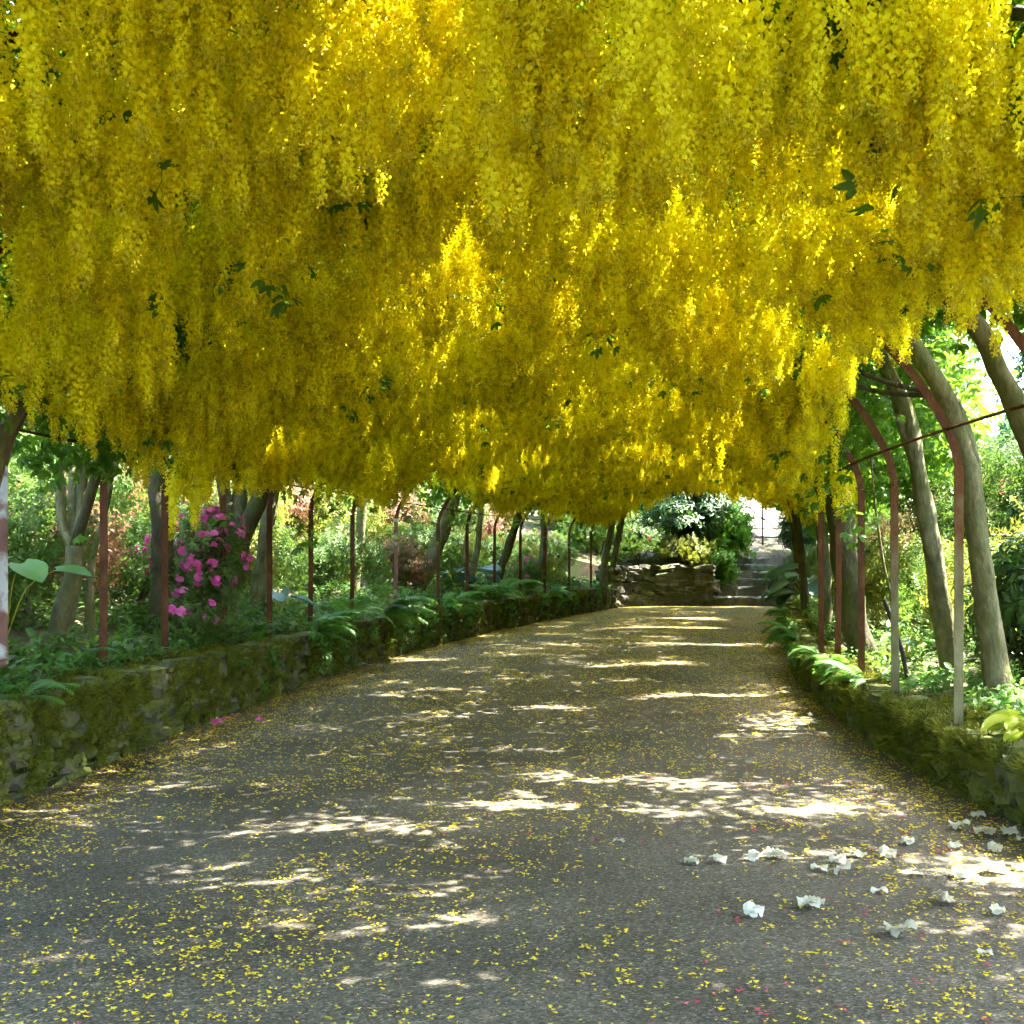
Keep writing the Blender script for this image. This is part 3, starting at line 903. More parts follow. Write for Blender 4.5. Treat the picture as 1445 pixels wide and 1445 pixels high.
for (fx, z, lab, y0, y1) in ((-1.0, 2.36, 'thin iron tie rod linking the arches above the taller stone wall', 5.1, 35.8),
                             (1.0, 2.33, 'thin iron tie rod linking the arches above the low mossy wall', 3.4, 35.8),
                             (.83, 3.0, 'upper iron tie rod in the hanging blossom above the low mossy wall', 3.4, 20.4)):
    mb = MB(); pts = []
    for y in [q for q in ARCH_Y if y0 <= q <= y1]:
        k = {2.36: .975, 2.33: .976, 3.0: .82}[z]
        pts.append(Vector((float(arch_c(y)) + math.copysign(k, fx) * float(arch_w(y)), y + .03, z + random.uniform(-.02, .02))))
    tube(mb, pts, .011, .011, 6, n=4)
    tag(mb.build('tie_rod', M_RUST), lab, 'rod', 'tie rods')

# ------------------------------------------------------------------ laburnum trees
# each: name bits, depth, list of stems [(pixel polyline), r0, r1], label
TREES = []
def T(side, Y, stems, label):
    TREES.append(dict(side=side, Y=Y, stems=stems, label=label))
T(-1, 3.6, [([(-1350, 1250), (-1280, 900), (-1150, 500)], .08, .06)], 'laburnum tree whose golden canopy opens the tunnel on the taller wall side')
T(1, 3.9, [([(960, 1290), (940, 800), (880, 400)], .08, .06)], 'laburnum tree whose golden canopy opens the tunnel on the low wall side')
TREES[-1]['stems'] = [([(2420, 1250), (2400, 800), (2280, 420)], .08, .06)]
T(-1, 8.3, [([(-70, 965), (-42, 820), (-14, 680), (12, 600), (48, 545), (110, 470)], .065, .045), ([(-14, 690), (-2, 640), (-10, 560)], .05, .035)], 'laburnum tree with a curved stem by the post with flaking pale paint')
T(-1, 10.7, [([(62, 935), (84, 885), (99, 825), (105, 772)], .095, .078), ([(104, 775), (88, 742), (86, 690), (96, 620), (130, 540)], .042, .036),
             ([(106, 775), (112, 745), (116, 690), (126, 620), (170, 530)], .055, .04), ([(104, 772), (103, 720), (100, 650), (80, 570)], .045, .035)],
  'pale barked laburnum tree forking into three upright stems beside the red-brown post')
T(-1, 11.9, [([(128, 800), (142, 745), (152, 700), (165, 650), (190, 590)], .035, .028)], 'young laburnum tree with one slim leaning stem behind the red-brown post')
T(-1, 12.6, [([(228, 850), (229, 790), (226, 730), (222, 670), (238, 590), (270, 520)], .115, .085)], 'laburnum tree with a dark straight single trunk beside the magenta azalea')
T(-1, 14.4, [([(296, 878), (312, 840), (328, 800), (336, 762)], .20, .15), ([(334, 768), (318, 712), (312, 660), (305, 590)], .085, .06),
             ([(336, 764), (336, 715), (346, 660), (352, 590)], .095, .065), ([(340, 768), (358, 728), (378, 688), (394, 648), (430, 585)], .085, .055),
             ([(332, 770), (304, 735), (288, 705)], .03, .02)],
  'stout laburnum tree branching into several dark limbs behind the magenta azalea')
T(-1, 16.0, [([(362, 850), (370, 800), (376, 745), (384, 690), (405, 620)], .115, .08)], 'pale trunked laburnum tree beside the stout many-limbed one')
T(-1, 20.8, [([(496, 860), (503, 800), (510, 730), (516, 670), (530, 610)], .085, .065)], 'slim grey laburnum tree next to the post streaked in whitish paint')
T(-1, 24.3, [([(588, 838), (606, 795), (624, 750), (640, 702), (652, 650), (680, 600)], .155, .115)], 'thick grey laburnum trunk leaning far over towards the path')
T(-1, 26.6, [([(664, 818), (672, 780), (677, 740), (680, 700), (690, 650)], .07, .055), ([(655, 800), (657, 760), (664, 715)], .05, .04)], 'laburnum tree with two thin pale stems by the blue-green hostas')
T(-1, 28.4, [([(704, 812), (716, 775), (729, 735), (740, 700), (752, 660)], .105, .08)], 'dark leaning laburnum trunk by the small pink flowers behind the hostas')
T(-1, 32.5, [([(764, 800), (767, 765), (768, 730), (772, 690)], .11, .08)], 'upright brown laburnum trunk among the shrubs')
T(-1, 35.8, [([(852, 800), (858, 765), (866, 725), (874, 690)], .11, .08), ([(864, 800), (872, 760), (880, 718)], .09, .07)], 'twin stemmed mossy laburnum tree at the corner of the rubble end wall')
T(1, 7.4, [([(1530, 1080), (1500, 850), (1468, 665), (1440, 588), (1408, 522), (1380, 465), (1300, 380)], .085, .06)], 'laburnum tree leaning in behind the bright lime leaves')
T(1, 9.5, [([(1414, 1012), (1400, 910), (1383, 785), (1368, 680), (1344, 590), (1312, 522), (1250, 450)], .098, .06), ([(1374, 700), (1376, 660), (1362, 605), (1345, 560)], .05, .035)],
  'slender grey-green laburnum tree with a sunlit leaning trunk on the low mossy wall')
T(1, 11.4, [([(1344, 975), (1328, 860), (1310, 745), (1292, 645), (1274, 575), (1240, 500)], .105, .065), ([(1294, 660), (1272, 600), (1258, 540), (1235, 480)], .05, .04)],
  'laburnum tree with two parallel leaning stems between two greened posts')
T(1, 13.9, [([(1222, 952), (1206, 880), (1192, 790), (1183, 710), (1175, 655)], .155, .125), ([(1175, 660), (1160, 612), (1152, 560), (1120, 500)], .08, .055), ([(1178, 662), (1194, 632), (1208, 590), (1215, 540)], .065, .045)],
  'dark thick laburnum trunk forking low, leaning over the path between rusty posts')
T(1, 19.0, [([(1164, 800), (1160, 760), (1154, 720), (1140, 670)], .09, .07)], 'thin blue-grey laburnum trunk beyond the dark forked one')
T(1, 25.5, [([(1135, 850), (1130, 780), (1120, 720), (1100, 670)], .09, .07)], 'laburnum tree whose sunlit blossom hangs beside the stone steps')
T(1, 33.0, [([(1128, 830), (1122, 770), (1114, 720), (1095, 680)], .09, .07)], 'laburnum tree whose blossom closes the tunnel in front of the iron gate')

for t in TREES:
    bark = M_BARK_SHADE if t['Y'] in (12.6, 14.4, 13.9, 28.4, 32.5, 33.0, 25.5) else M_BARK  # trunks standing in shadow get the bark with painted-in shade
    base = P(*t['stems'][0][0][0], t['Y'])
    if t['Y'] < 5:   # the two trees that stand outside the frame
        x = -3.75 if t['side'] < 0 else 3.25
        t['stems'] = None
        base = Vector((x, t['Y'], gz(x, t['Y']) - .1))
    base.z = min(base.z, gz(base.x, base.y) + .02)
    root = thing('laburnum_tree', base, t['label'], 'tree', 'laburnum trees trained over the arches')
    t['root'] = root; t['base'] = base
    tops = []
    if t['stems'] is None:
        pts = [base, base + Vector((0, .1, 1.2)), base + Vector((-.25 * t['side'], .1, 2.2)), base + Vector((-.9 * t['side'], .2, 2.9))]
        mb = MB(); tube(mb, pts, .1, .06, 10, .2); mb.build('trunk', M_BARK, root, True); tops.append(pts[-1])
    else:
        for k, (pl_, r0, r1) in enumerate(t['stems']):
            pts = [P(x, y, t['Y'] + .05 * math.sin(i * 2.1 + k * 1.7) * (0 if i == 0 else 1) + .16 * k * min(i, 2) / 2) for i, (x, y) in enumerate(pl_)]
            if k == 0:
                foot = pts[0].copy(); foot.z = gz(foot.x, foot.y) - .12
                if foot.z < pts[0].z - .02: pts = [foot + (pts[0] - pts[1]) * .1 * Vector((1, 0, 0)).dot(Vector((1, 0, 0)))] + pts
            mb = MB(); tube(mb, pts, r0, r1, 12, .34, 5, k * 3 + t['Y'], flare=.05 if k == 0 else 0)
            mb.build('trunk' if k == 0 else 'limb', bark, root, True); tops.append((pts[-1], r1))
        tops = [a if isinstance(a, Vector) else a for a in tops]
    # boughs trained along the arch
    Y0 = t['Y']
    for k in range(3):
        if t['stems'] is None: st_, rr = tops[0], .05
        else: st_, rr = tops[min(k, len(tops) - 1)] if len(t['stems']) > 1 else tops[0]
        fx0 = (st_.x - float(arch_c(st_.y))) / float(arch_w(st_.y))
        pts = [st_]
        yy = st_.y; dy = (k - 1) * .38 + random.uniform(-.12, .12)
        fx = fx0
        end = random.uniform(-.1, .25) * t['side']
        n = 5
        for q in range(1, n + 1):
            yy += dy + random.uniform(-.22, .22); f_ = fx0 + (end - fx0) * q / n
            z = float(arch_z(f_)) + .14 + random.uniform(-.08, .2)
            if q == 1: z = max(z, st_.z + .15)
            pts.append(Vector((float(arch_c(yy)) + f_ * float(arch_w(yy)), yy, z)))
        mb = MB(); tube(mb, pts, rr * .62, .012, 7, .15, 4); mb.build('bough', M_BARK_SHADE, root, True)

# canopy: hanging flower chains and the leaves above them
def canopy_owner(side, y):
    own = np.zeros(len(y), int); best = np.full(len(y), 1e9)
    for i, t in enumerate(TREES):
        d = np.abs(y - t['Y']) + np.where(side == t['side'], 0, 100)
        m = d < best
        own[m] = i; best[m] = d[m]
    return own

def canopy_points(n, y0, y1):
    y = RNG.uniform(y0, y1, n)
    # even spread over the arc length of the arch
    fx = RNG.uniform(-1.0, 1.0, n)
    steep = 1 + 1.4 * np.clip((np.abs(fx) - .72) / .28, 0, 1)
    keep = RNG.random(n) < steep / 2.4
    y, fx = y[keep], fx[keep]
    return y, fx

def tier(y, fx):
    """how far the blossom hangs below the arch: scalloped curtains every couple of metres"""
    w = .5 + .5 * np.sin(2 * math.pi * y / 2.15 + 1.6 * vnoise(y * .25, fx * 1.3, 1.1) + .8 * fx)
    return (.40 * w ** 1.7 + .13 * vnoise(y * .8, fx * 4, 2.2)) * np.clip(1.25 - y / 60, .6, 1) - .06

# openings in the crowns through which the sun reaches the path: ground patches (x0, x1, y, half depth)
SHAFTS = [(1.1, 2.7, 13.5, .28), (.1, .9, 12.6, .16), (1.25, 2.5, 17.6, .3), (2.3, 4.8, 26.5, .3), (-.7, .8, 7.65, .17), (1.2, 2.3, 7.48, .16), (-1.2, -.3, 7.0, .12), (-.1, .4, 8.7, .12),
          (1.2, 1.7, 9.3, .14), (.2, 1.9, 8.4, .08), (-1.8, -1.1, 18.5, .35), (3.6, 5.2, 30.5, .35), (2.2, 4.2, 21.6, .2), (1.0, 1.5, 6.2, .05), (2.0, 2.5, 6.1, .06), (-.5, 0, 5.2, .04)]
def lit(x, y, z, mx, my, hang=0.0):
    """true where a crown piece would shade one of those patches"""
    k = (z - hang) / SUN_DIR.z
    gx = x - SUN_DIR.x * k; gy = y - SUN_DIR.y * k
    wob = vnoise(gx * 1.6, gy * 3.5, 21.5)
    m = np.zeros(len(gx), bool)
    for (a, b, c, h) in SHAFTS:
        m |= ((gx - (a + b) / 2) / ((b - a) / 2 + mx)) ** 2 + ((gy - c) / (h + my)) ** 2 < 1 + .55 * wob
    return m
def blossom_field(n, jitter, mx=.05, my=.03):
    y, fx = canopy_points(n, 4.1, 37.6)
    n = len(y)
    right_gap = (fx > .86) & (y < 10.8)
    near_right = (fx > .9) & (y < 12.4)
    far_thin = (fx > .86) & (RNG.random(n) < .45)
    left_ok = ~((fx < -.92) & (vnoise(y * .9, fx * 0, 4.4) > .0)) & (fx > -.97)
    gap2 = (fx < -.80) & (np.abs(y - 20.6) < 1.5)
    holes = (vnoise(y * 1.15 + 3, fx * 3.2, 8.8) > HOLE) & (fx > -.35)
    thin = RNG.random(n) < np.where((vnoise(y * 2.6, fx * 8, 9.3) > .3) & (y > 6.5), .35, 1.0)
    ok = ~right_gap & ~near_right & ~far_thin & left_ok & ~gap2 & ~holes & thin
    y, fx = y[ok], fx[ok]; n = len(y)
    z = arch_z(fx) - tier(y, fx) * (1 - .55 * np.clip((np.abs(fx) - .75) / .25, 0, 1)) + RNG.normal(.02, jitter, n)
    # no chain tip hangs lower than the clear height over the walls
    zl_ = np.interp(y, [11, 13.5, 16, 20, 30], [2.06, 2.24, 2.46, 2.58, 2.66]); zr_ = np.interp(y, [8, 10, 12.5, 16, 19, 30], [2.72, 2.55, 2.22, 2.25, 2.5, 2.6])
    zc_ = np.interp(y, [10, 20, 37], [2.9, 3.0, 3.2])
    e_ = np.clip((np.abs(fx) - .35) / .4, 0, 1)
    floor_ = zc_ * (1 - e_) + np.where(fx < 0, zl_, zr_) * e_ + .42 + np.abs(RNG.normal(0, .09, n))
    floor_ = floor_ - .30 * e_ * ((vnoise(y * 1.5, fx * 1.2, 27.5) > .25) & (y > 11)) * (y < 36)      # uneven lower edge, some bunches reach past the hoops
    z = np.maximum(z, floor_)
    x = arch_c(y) + fx * arch_w(y) + RNG.normal(0, .02, n)
    go = ~lit(x, y, z, mx, my, .2)
    x, y, z, fx = x[go], y[go], z[go], fx[go]; n = len(x)
    rot = np.stack([RNG.normal(0, .07, n), RNG.normal(0, .07, n), RNG.random(n) * 6.28], 1)
    return np.stack([x, y, z], 1), fx, rot, canopy_owner(np.where(fx < 0, -1, 1), y)
HOLE = 1.35
# single chains
PTS, fx, rot, own = blossom_field(8800, .1)
n = len(PTS); x, y, z = PTS.T
idx = RNG.integers(0, 5, n); scl = RNG.uniform(.75, 1.15, n)
# the nearest chains in view are single parts of their tree
px = 722 + FPX * x / y; py = HZ - FPX * (z - .25 - EYE) / y
vis = (px > 15) & (px < 1430) & (py > 15) & (y > 3.9)
depth_key = np.where(vis, y + .9 * (z - arch_z(fx)), 1e9)
order = np.argsort(depth_key)[:600]
low = order[np.argsort(z[order] - arch_z(fx[order]))][:300]
single = np.zeros(n, bool); single[low] = True
for i in low:
    o = bpy.data.objects.new('flower_chain', RACEMES[idx[i]].data)
    COL.objects.link(o)
    o.location = PTS[i]; o.rotation_euler = rot[i]; s = float(scl[i]); o.scale = (s, s, s)
    set_parent(o, TREES[own[i]]['root'])
# the mass of the curtains
CP, cfx, crot, cown = blossom_field(8600, .12, .10, .08)
cscl = RNG.uniform(.85, 1.12, len(CP))
# leaves: a layer above the chains, an outer shell behind the posts, and a few sprays hanging among the chains
yl, fl = canopy_points(9300, .2, 38.2)
m = len(yl)
hol = (vnoise(yl * 1.15 + 3, fl * 3.2, 8.8) > HOLE - .08) & (fl > -.35)
hol |= (fl > .86) & (yl < 10.8)
hol |= (fl < -.80) & (np.abs(yl - 20.6) < 1.4)
hol |= (RNG.random(m) < np.where((np.abs(fl) > .8), .35, 0))
hol |= (fl < -.74) & (yl > 12) & (RNG.random(m) < .75)
yl, fl = yl[~hol], fl[~hol]; m = len(yl)
xl = arch_c(yl) + fl * 1.03 * arch_w(yl) + RNG.normal(0, .05, m)
zl = arch_z(fl) + RNG.uniform(.1, 1.0, m) * (1 - .35 * np.abs(fl))
no = 2300
yo = RNG.uniform(.2, 38, no); sd = np.where(RNG.random(no) < .35, -1, 1); fo = sd * RNG.uniform(.86, 1.42, no)
zo = 3.0 + RNG.uniform(0, 1.25, no) - .5 * (np.abs(fo) - .9)
ko = (vnoise(yo * 1.3, fo * 4, 15.5) < .75); ko &= ~((fo > 0) & (yo < 11.5) & (yo > 2) & (zo < 3.6)); ko &= RNG.random(no) < np.where((fo > 0) & (yo > 6) & (yo < 13), .55, 1); ko &= ~((fo < -.8) & ((np.abs(yo - 20.6) < 1.4) | (zo < 3.3)))
yo, fo, zo = yo[ko], fo[ko], zo[ko]; mo = len(yo)
# extra outer leaf clumps over the open low wall side, added to shade the path
nq = 620
yq = RNG.uniform(.2, 11.5, nq); fq = RNG.uniform(.95, 1.75, nq); zq = RNG.uniform(3.65, 5.1, nq) - .5 * np.abs(fq - 1.3)
kq = vnoise(yq * 1.5, fq * 5, 17.5) < .62
yo = np.concatenate([yo, yq[kq]]); fo = np.concatenate([fo, fq[kq]]); zo = np.concatenate([zo, zq[kq]]); mo = len(yo)
xo = arch_c(yo) + fo * arch_w(yo)
LP = np.concatenate([np.stack([xl, yl, zl], 1), np.stack([xo, yo, zo], 1)])
sun_ok = ~lit(LP[:, 0], LP[:, 1], LP[:, 2], .16, .17)
fl = np.concatenate([fl, fo])[sun_ok]; LP = LP[sun_ok]; m = len(LP)
LS = RNG.uniform(.85, 1.25, m)
LR = np.stack([RNG.normal(0, .4, m), RNG.normal(0, .4, m), RNG.random(m) * 6.28], 1)
lown = canopy_owner(np.where(fl < 0, -1, 1), LP[:, 1])
yh, fh = canopy_points(3600, 4.5, 37)
patch = (vnoise(yh * 1.0, fh * 4, 12.5) > .35) | (RNG.random(len(yh)) < .12)
patch &= ~((fh > .72) & (yh < 10))
yh, fh = yh[patch], fh[patch]; mh = len(yh)
HP = np.stack([arch_c(yh) + fh * arch_w(yh), yh, arch_z(fh) - tier(yh, fh) - RNG.uniform(.05, .42, mh)], 1)
HR = np.stack([RNG.normal(0, .5, mh), RNG.normal(0, .5, mh), RNG.random(mh) * 6.28], 1)
hown = canopy_owner(np.where(fh < 0, -1, 1), yh)
for i, t in enumerate(TREES):
    k = (own == i) & ~single
    if k.any(): scatter('blossom_fringe', PTS[k], rot[k], scl[k], RACEMES, t['root'], idx[k])
    k = cown == i
    if k.any(): scatter('blossom_crown', CP[k], crot[k], cscl[k], RACEME_CL, t['root'])
    k = lown == i
    if k.any(): scatter('leaf_crown', LP[k], LR[k], LS[k], SP_LABC, t['root'])
    k = hown == i
    if k.any(): scatter('hanging_leaves', HP[k], HR[k], RNG.uniform(.8, 1.25, int(k.sum())), SP_LAB, t['root'])

# ------------------------------------------------------------------ shrubs on the banks
def shrub(name, label, cat, loc, rad, height, srcs, n, group=None, scale=(1, 1.5), bloom=None, nbloom=0, lumps=9, stems=4, zsquash=1.0, bloom_face=None, stem_mat=None, sink=.25):
    loc = Vector(loc)
    root = thing(name, loc, label, cat, group)
    hz = height / 2
    cen = np.array(loc) + np.array([0, 0, hz * (1 - sink * .3)])
    L_ = []
    for k in range(lumps):
        a = random.uniform(0, 6.28); u = random.uniform(-.55, 1)
        q = math.sqrt(max(0, 1 - u * u))
        L_.append((cen + np.array([math.cos(a) * q * rad * .62, math.sin(a) * q * rad * .62, u * hz * .62]), random.uniform(.34, .55)))
    n = int(n / 2.6)
    pts = np.zeros((n, 3)); nor = np.zeros((n, 3))
    for i in range(n):
        c, rr = L_[random.randrange(lumps)]
        d = np.array(rand_unit())
        s = rr * random.uniform(.72, 1.06)
        pts[i] = c + d * np.array([rad * s, rad * s, hz * s]); nor[i] = d + (pts[i] - cen) / max(rad, .1) * .5 + np.array([0, 0, .35])
    ground = np.array([gz(p[0], p[1]) for p in pts])
    kp = pts[:, 2] > ground + .02
    pts, nor = pts[kp], nor[kp]; m = len(pts)
    nor += RNG.normal(0, .35, (m, 3))
    nor /= np.linalg.norm(nor, axis=1)[:, None]
    th = np.arccos(np.clip(nor[:, 2], -1, 1)); ph = np.arctan2(nor[:, 1], nor[:, 0])
    scatter('foliage', pts, np.stack([np.zeros(m), th, ph], 1), RNG.uniform(*scale, m), srcs, root)
    if bloom:
        fr = nor[:, 1] < .35
        ii = np.nonzero(fr & (nor[:, 2] > -.3))[0]
        if bloom_face: ii = np.array([i for i in ii if bloom_face(pts[i])])
        if len(ii):
            ii = RNG.choice(ii, nbloom, replace=nbloom > len(ii))
            scatter('blossoms', pts[ii] + nor[ii] * .1 + RNG.normal(0, .05, (len(ii), 3)), np.stack([np.zeros(len(ii)), th[ii], ph[ii]], 1), RNG.uniform(.6, 1.05, len(ii)), bloom, root)
    g = gz(loc.x, loc.y)
    mb = MB()
    for k in range(stems):
        c, rr = L_[k % lumps]
        b = Vector((loc.x + random.uniform(-.12, .12) * rad, loc.y + random.uniform(-.12, .12) * rad, g - .06))
        e = Vector(c); mid = b.lerp(e, .5) + Vector((random.uniform(-.1, .1), random.uniform(-.1, .1), .1)) * rad
        mb = MB(); tube(mb, [b, mid, e], .018 + .012 * rad, .008, 6, .1, 4)
        mb.build('stem', stem_mat or M_TWIG, root, True)
    return root

AZL = {'g': (SP_AZ, 'green'), 'y': (SP_AZY, 'yellow-green'), 'r': (SP_AZR, 'bronze-red'), 'd': (SP_RHO, 'dark green'), 't': (SP_TEAL, 'blue-green'), 'b': (SP_BRI, 'bright green')}
LANDMARKS = {-1: [(8.3, 'curved stem'), (10.7, 'pale three-stemmed trunk'), (12.6, 'dark straight trunk'), (14.4, 'stout many-limbed trunk'), (16.2, 'pale single trunk'), (20.8, 'whitish streaked post'),
                  (24.3, 'thick leaning trunk'), (26.6, 'blue-green hostas'), (28.6, 'dark leaning trunk'), (32.5, 'upright brown trunk'), (35.8, 'twin mossy trunk'), (41, 'big rhododendron')],
             1: [(8, 'lime hosta'), (9.5, 'sunlit leaning trunk'), (11.4, 'parallel leaning stems'), (13.9, 'dark forked trunk'), (19, 'thin blue-grey trunk'), (26, 'big grey-green leaves'), (33, 'last sunlit blossom'), (39, 'stone steps')]}
def bank_shrub(side, y, d, rad, h, k, row, bloom=None, nb=0, n=None):
    x = (float(Le(min(y, 44))) - d) if side < 0 else (float(Re(min(y, 44))) + d)
    src, cname = AZL[k]
    where = 'on the bank above the taller stone wall' if side < 0 else 'behind the low mossy wall'
    land = min(LANDMARKS[side], key=lambda q: abs(q[0] - y))[1]
    rw_ = {'B': 'knee-high', 'C': 'chest-high', 'D': 'tall'}[row]
    fl = ' dotted with pink flowers' if bloom else ''
    kind = {'d': 'rhododendron', 't': 'viburnum', 'b': 'maple shrub'}.get(k, 'azalea')
    lab = f'{rw_} {cname} {"rhododendron" if k == "d" else "shrub"}{fl} on the bank by the {land}'
    n = n or int(330 * rad / .8 * (1 if row == 'B' else 1.35))
    sc = {'B': (.9, 1.4), 'C': (1.2, 1.9), 'D': (1.7, 2.7)}[row]
    return shrub('azalea_bush' if k in 'gyr' else ('rhododendron_bush' if k == 'd' else 'leafy_shrub'), lab, 'shrub', (x, y, gz(x, y)), rad, h, src, n, where.replace('on', 'shrubs on', 1) if side < 0 else 'shrubs ' + where, sc,
                 bloom, nb, stems=3)

rk = random.Random(3)
# taller wall side, left of the path
yy = 8.0; i = 0
while yy < 42:
    k = 'gygrggyg'[i % 8]
    bank_shrub(-1, yy, rk.uniform(1.3, 2.0), rk.uniform(.55, .8), rk.uniform(.8, 1.2), k, 'B')
    yy += rk.uniform(1.2, 1.7); i += 1
yy = 9.0; i = 0
while yy < 40:
    k = 'yrygrydyr'[i % 9]
    bank_shrub(-1, yy, rk.uniform(3.2, 4.6), rk.uniform(1.0, 1.4), rk.uniform(1.3, 1.9), k, 'C', BL_PINK if k in 'r' else (BL_MAG if i % 5 == 1 else None), 14 if k == 'r' else 7)
    yy += rk.uniform(1.7, 2.4); i += 1
yy = 11.5; i = 0
while yy < 44:
    k = 'ytrbdyt'[i % 7]
    bank_shrub(-1, yy, rk.uniform(6.6, 9.5), rk.uniform(1.7, 2.3), rk.uniform(2.4, 3.4), k, 'D')
    yy += rk.uniform(2.4, 3.2); i += 1
# low wall side
yy = 8.4; i = 0
while yy < 36:
    k = 'gdyggyg'[i % 7]
    bank_shrub(1, yy, rk.uniform(1.5, 2.2), rk.uniform(.55, .85), rk.uniform(.8, 1.3), k, 'B')
    yy += rk.uniform(1.5, 2.1); i += 1
yy = 10.4; i = 0
while yy < 40:
    k = 'ryygrgy'[i % 7]
    bank_shrub(1, yy, rk.uniform(3.0, 4.4), rk.uniform(1.1, 1.5), rk.uniform(1.6, 2.4), k, 'C', BL_PINK if k == 'r' else None, 16)
    yy += rk.uniform(1.9, 2.6); i += 1
yy = 13; i = 0
while yy < 44:
    k = 'tbyttb'[i % 6]
    bank_shrub(1, yy, rk.uniform(6.2, 9), rk.uniform(1.8, 2.4), rk.uniform(3.0, 4.2), k, 'D')
    yy += rk.uniform(2.6, 3.4); i += 1

# the magenta azalea by the taller wall
c = P(283, 800, 13.2)
shrub('azalea_bush', 'azalea bush covered in vivid magenta flowers leaning over the taller stone wall', 'shrub', (c.x, 13.0, .62), .47, 1.35, SP_AZ, 300, None, (.8, 1.2), BL_MAG, 150, lumps=11, stems=4, bloom_face=lambda p: p[2] > 1.0)
c = P(268, 880, 12.6)
shrub('azalea_bush', 'low spray of magenta azalea hanging over the mossy wall top', 'shrub', (c.x, 12.4, .6), .25, .45, SP_AZ, 80, None, (.7, 1.0), BL_MAG, 10, lumps=5, stems=2)
c = P(735, 785, 30)
shrub('azalea_bush', 'small azalea with a few pink flowers behind the blue-green hostas', 'shrub', (c.x, 30, gz(c.x, 30)), .45, .9, SP_AZ, 160, None, (.8, 1.2), BL_MAG, 14, lumps=6, stems=2)

# the bushes above the end wall and beside the steps
def end_bush(px, py, Y, rad, h, src, lab, n, sc=(1.2, 2.0), bloom=None, nb=0, name='rhododendron_bush'):
    c = P(px, py, Y)
    shrub(name, lab, 'shrub', (c.x, Y, max(gz(c.x, Y), c.z - h / 2)), rad, h, src, n, None, sc, bloom, nb, lumps=12, stems=4)
end_bush(965, 745, 40.2, 1.35, 2.7, SP_RHO, 'big dark green rhododendron rounding over the rubble end wall', 700)
end_bush(1015, 742, 40.6, .95, 2.3, SP_BRI, 'bright green leafy shrub spilling towards the iron gate', 480, (1.3, 2.0), name='leafy_shrub')
end_bush(905, 770, 39.4, .95, 1.5, SP_AZ, 'azalea with a few pink flowers over the corner of the rubble wall', 420, (1.1, 1.7), BL_PINK, 16, 'azalea_bush')
end_bush(960, 790, 39.0, .8, .9, SP_AZY, 'pale speckled shrub along the top of the rubble end wall', 300, (.9, 1.4), name='leafy_shrub')
end_bush(842, 765, 39.5, 1.0, 1.7, SP_AZ, 'green shrub filling the corner behind the twin stemmed mossy tree', 380, name='leafy_shrub')
end_bush(800, 745, 42.5, 1.5, 2.6, SP_AZY, 'sunlit yellow-green shrub beyond the twin stemmed mossy tree', 520, (1.5, 2.3), name='leafy_shrub')
end_bush(870, 715, 44, 1.6, 3.2, SP_BRI, 'bright green tall shrub behind the big rhododendron and rubble wall', 560, (1.5, 2.3), name='leafy_shrub')
end_bush(1015, 806, 39.2, .42, 1.1, SP_BRI, 'small bright green shrub at the edge of the stone steps', 150, (.9, 1.3), name='leafy_shrub')
end_bush(1124, 755, 40.4, .62, 1.5, SP_RHO, 'round dark clipped evergreen beside the top of the stone steps', 380, (.7, 1.1), name='clipped_evergreen')
end_bush(1140, 800, 38.4, .7, 1.2, SP_AZ, 'green azalea at the foot of the stone steps', 260, (.9, 1.4), name='azalea_bush')

# taller trees closing the view
def back_tree(x, y, rad, h, src, lab, n=620, sc=(2.6, 4.2)):
    g = gz(x, y)
    root = thing('broadleaf_tree', (x, y, g), lab, 'tree', 'garden trees behind the shrubs')
    lumps = []
    for k in range(16):
        a = random.uniform(0, 6.28); u = random.uniform(-.8, 1); q = math.sqrt(1 - u * u * .9)
        lumps.append((Vector((x + math.cos(a) * q * rad * .66, y + math.sin(a) * q * rad * .66, g + h * (.56 + .34 * u))), random.uniform(.28, .48) * rad))
    n = int(n / 2.2)
    pts = []; nor = []
    for i in range(n):
        c, r = random.choice(lumps); d = rand_unit()
        pts.append(c + Vector((d.x, d.y, d.z * .8)) * r * random.uniform(.6, 1.08)); nor.append((d + Vector((0, 0, .4))).normalized())
    pts = np.array([tuple(p) for p in pts]); nor = np.array([tuple(p) for p in nor])
    th = np.arccos(np.clip(nor[:, 2], -1, 1)); ph = np.arctan2(nor[:, 1], nor[:, 0])
    scatter('crown', pts, np.stack([np.zeros(n), th, ph], 1), RNG.uniform(*sc, n), src, root)
    mb = MB(); tube(mb, [(x, y, g - .2), (x + .1, y, g + h * .25), (x - .1, y + .1, g + h * .6)], .05 * h * .5, .02 * h, 10, .2); mb.build('trunk', M_BARK, root, True)
    for k in range(4):
        c = lumps[k][0]
        mb = MB(); tube(mb, [(x, y, g + h * .25), ((x + c.x) / 2, (y + c.y) / 2, g + h * .45), tuple(c)], .012 * h, .02, 7, .1); mb.build('limb', M_BARK, root, True)
for j, yb in enumerate((14, 19, 24, 29, 34, 40, 46)):
    x = float(Le(min(yb, 44))) - random.uniform(11.5, 15)
    back_tree(x, yb, 3.2, random.uniform(7, 9), (SP_TEAL, SP_BRI, SP_AZ)[j % 3], f'{("blue-green", "bright green", "dull green")[j % 3]} broadleaf tree beyond the shrubs of the taller wall side')
for j, yb in enumerate((12, 17, 22, 27.5, 33, 40)):
    x = float(Re(min(yb, 44))) + random.uniform(10, 13)
    back_tree(x, yb, 3.2, random.uniform(7, 9.5), (SP_BRI, SP_TEAL)[j % 2], f'{("bright green", "blue-green")[j % 2]} broadleaf tree beyond the shrubs of the low wall side')
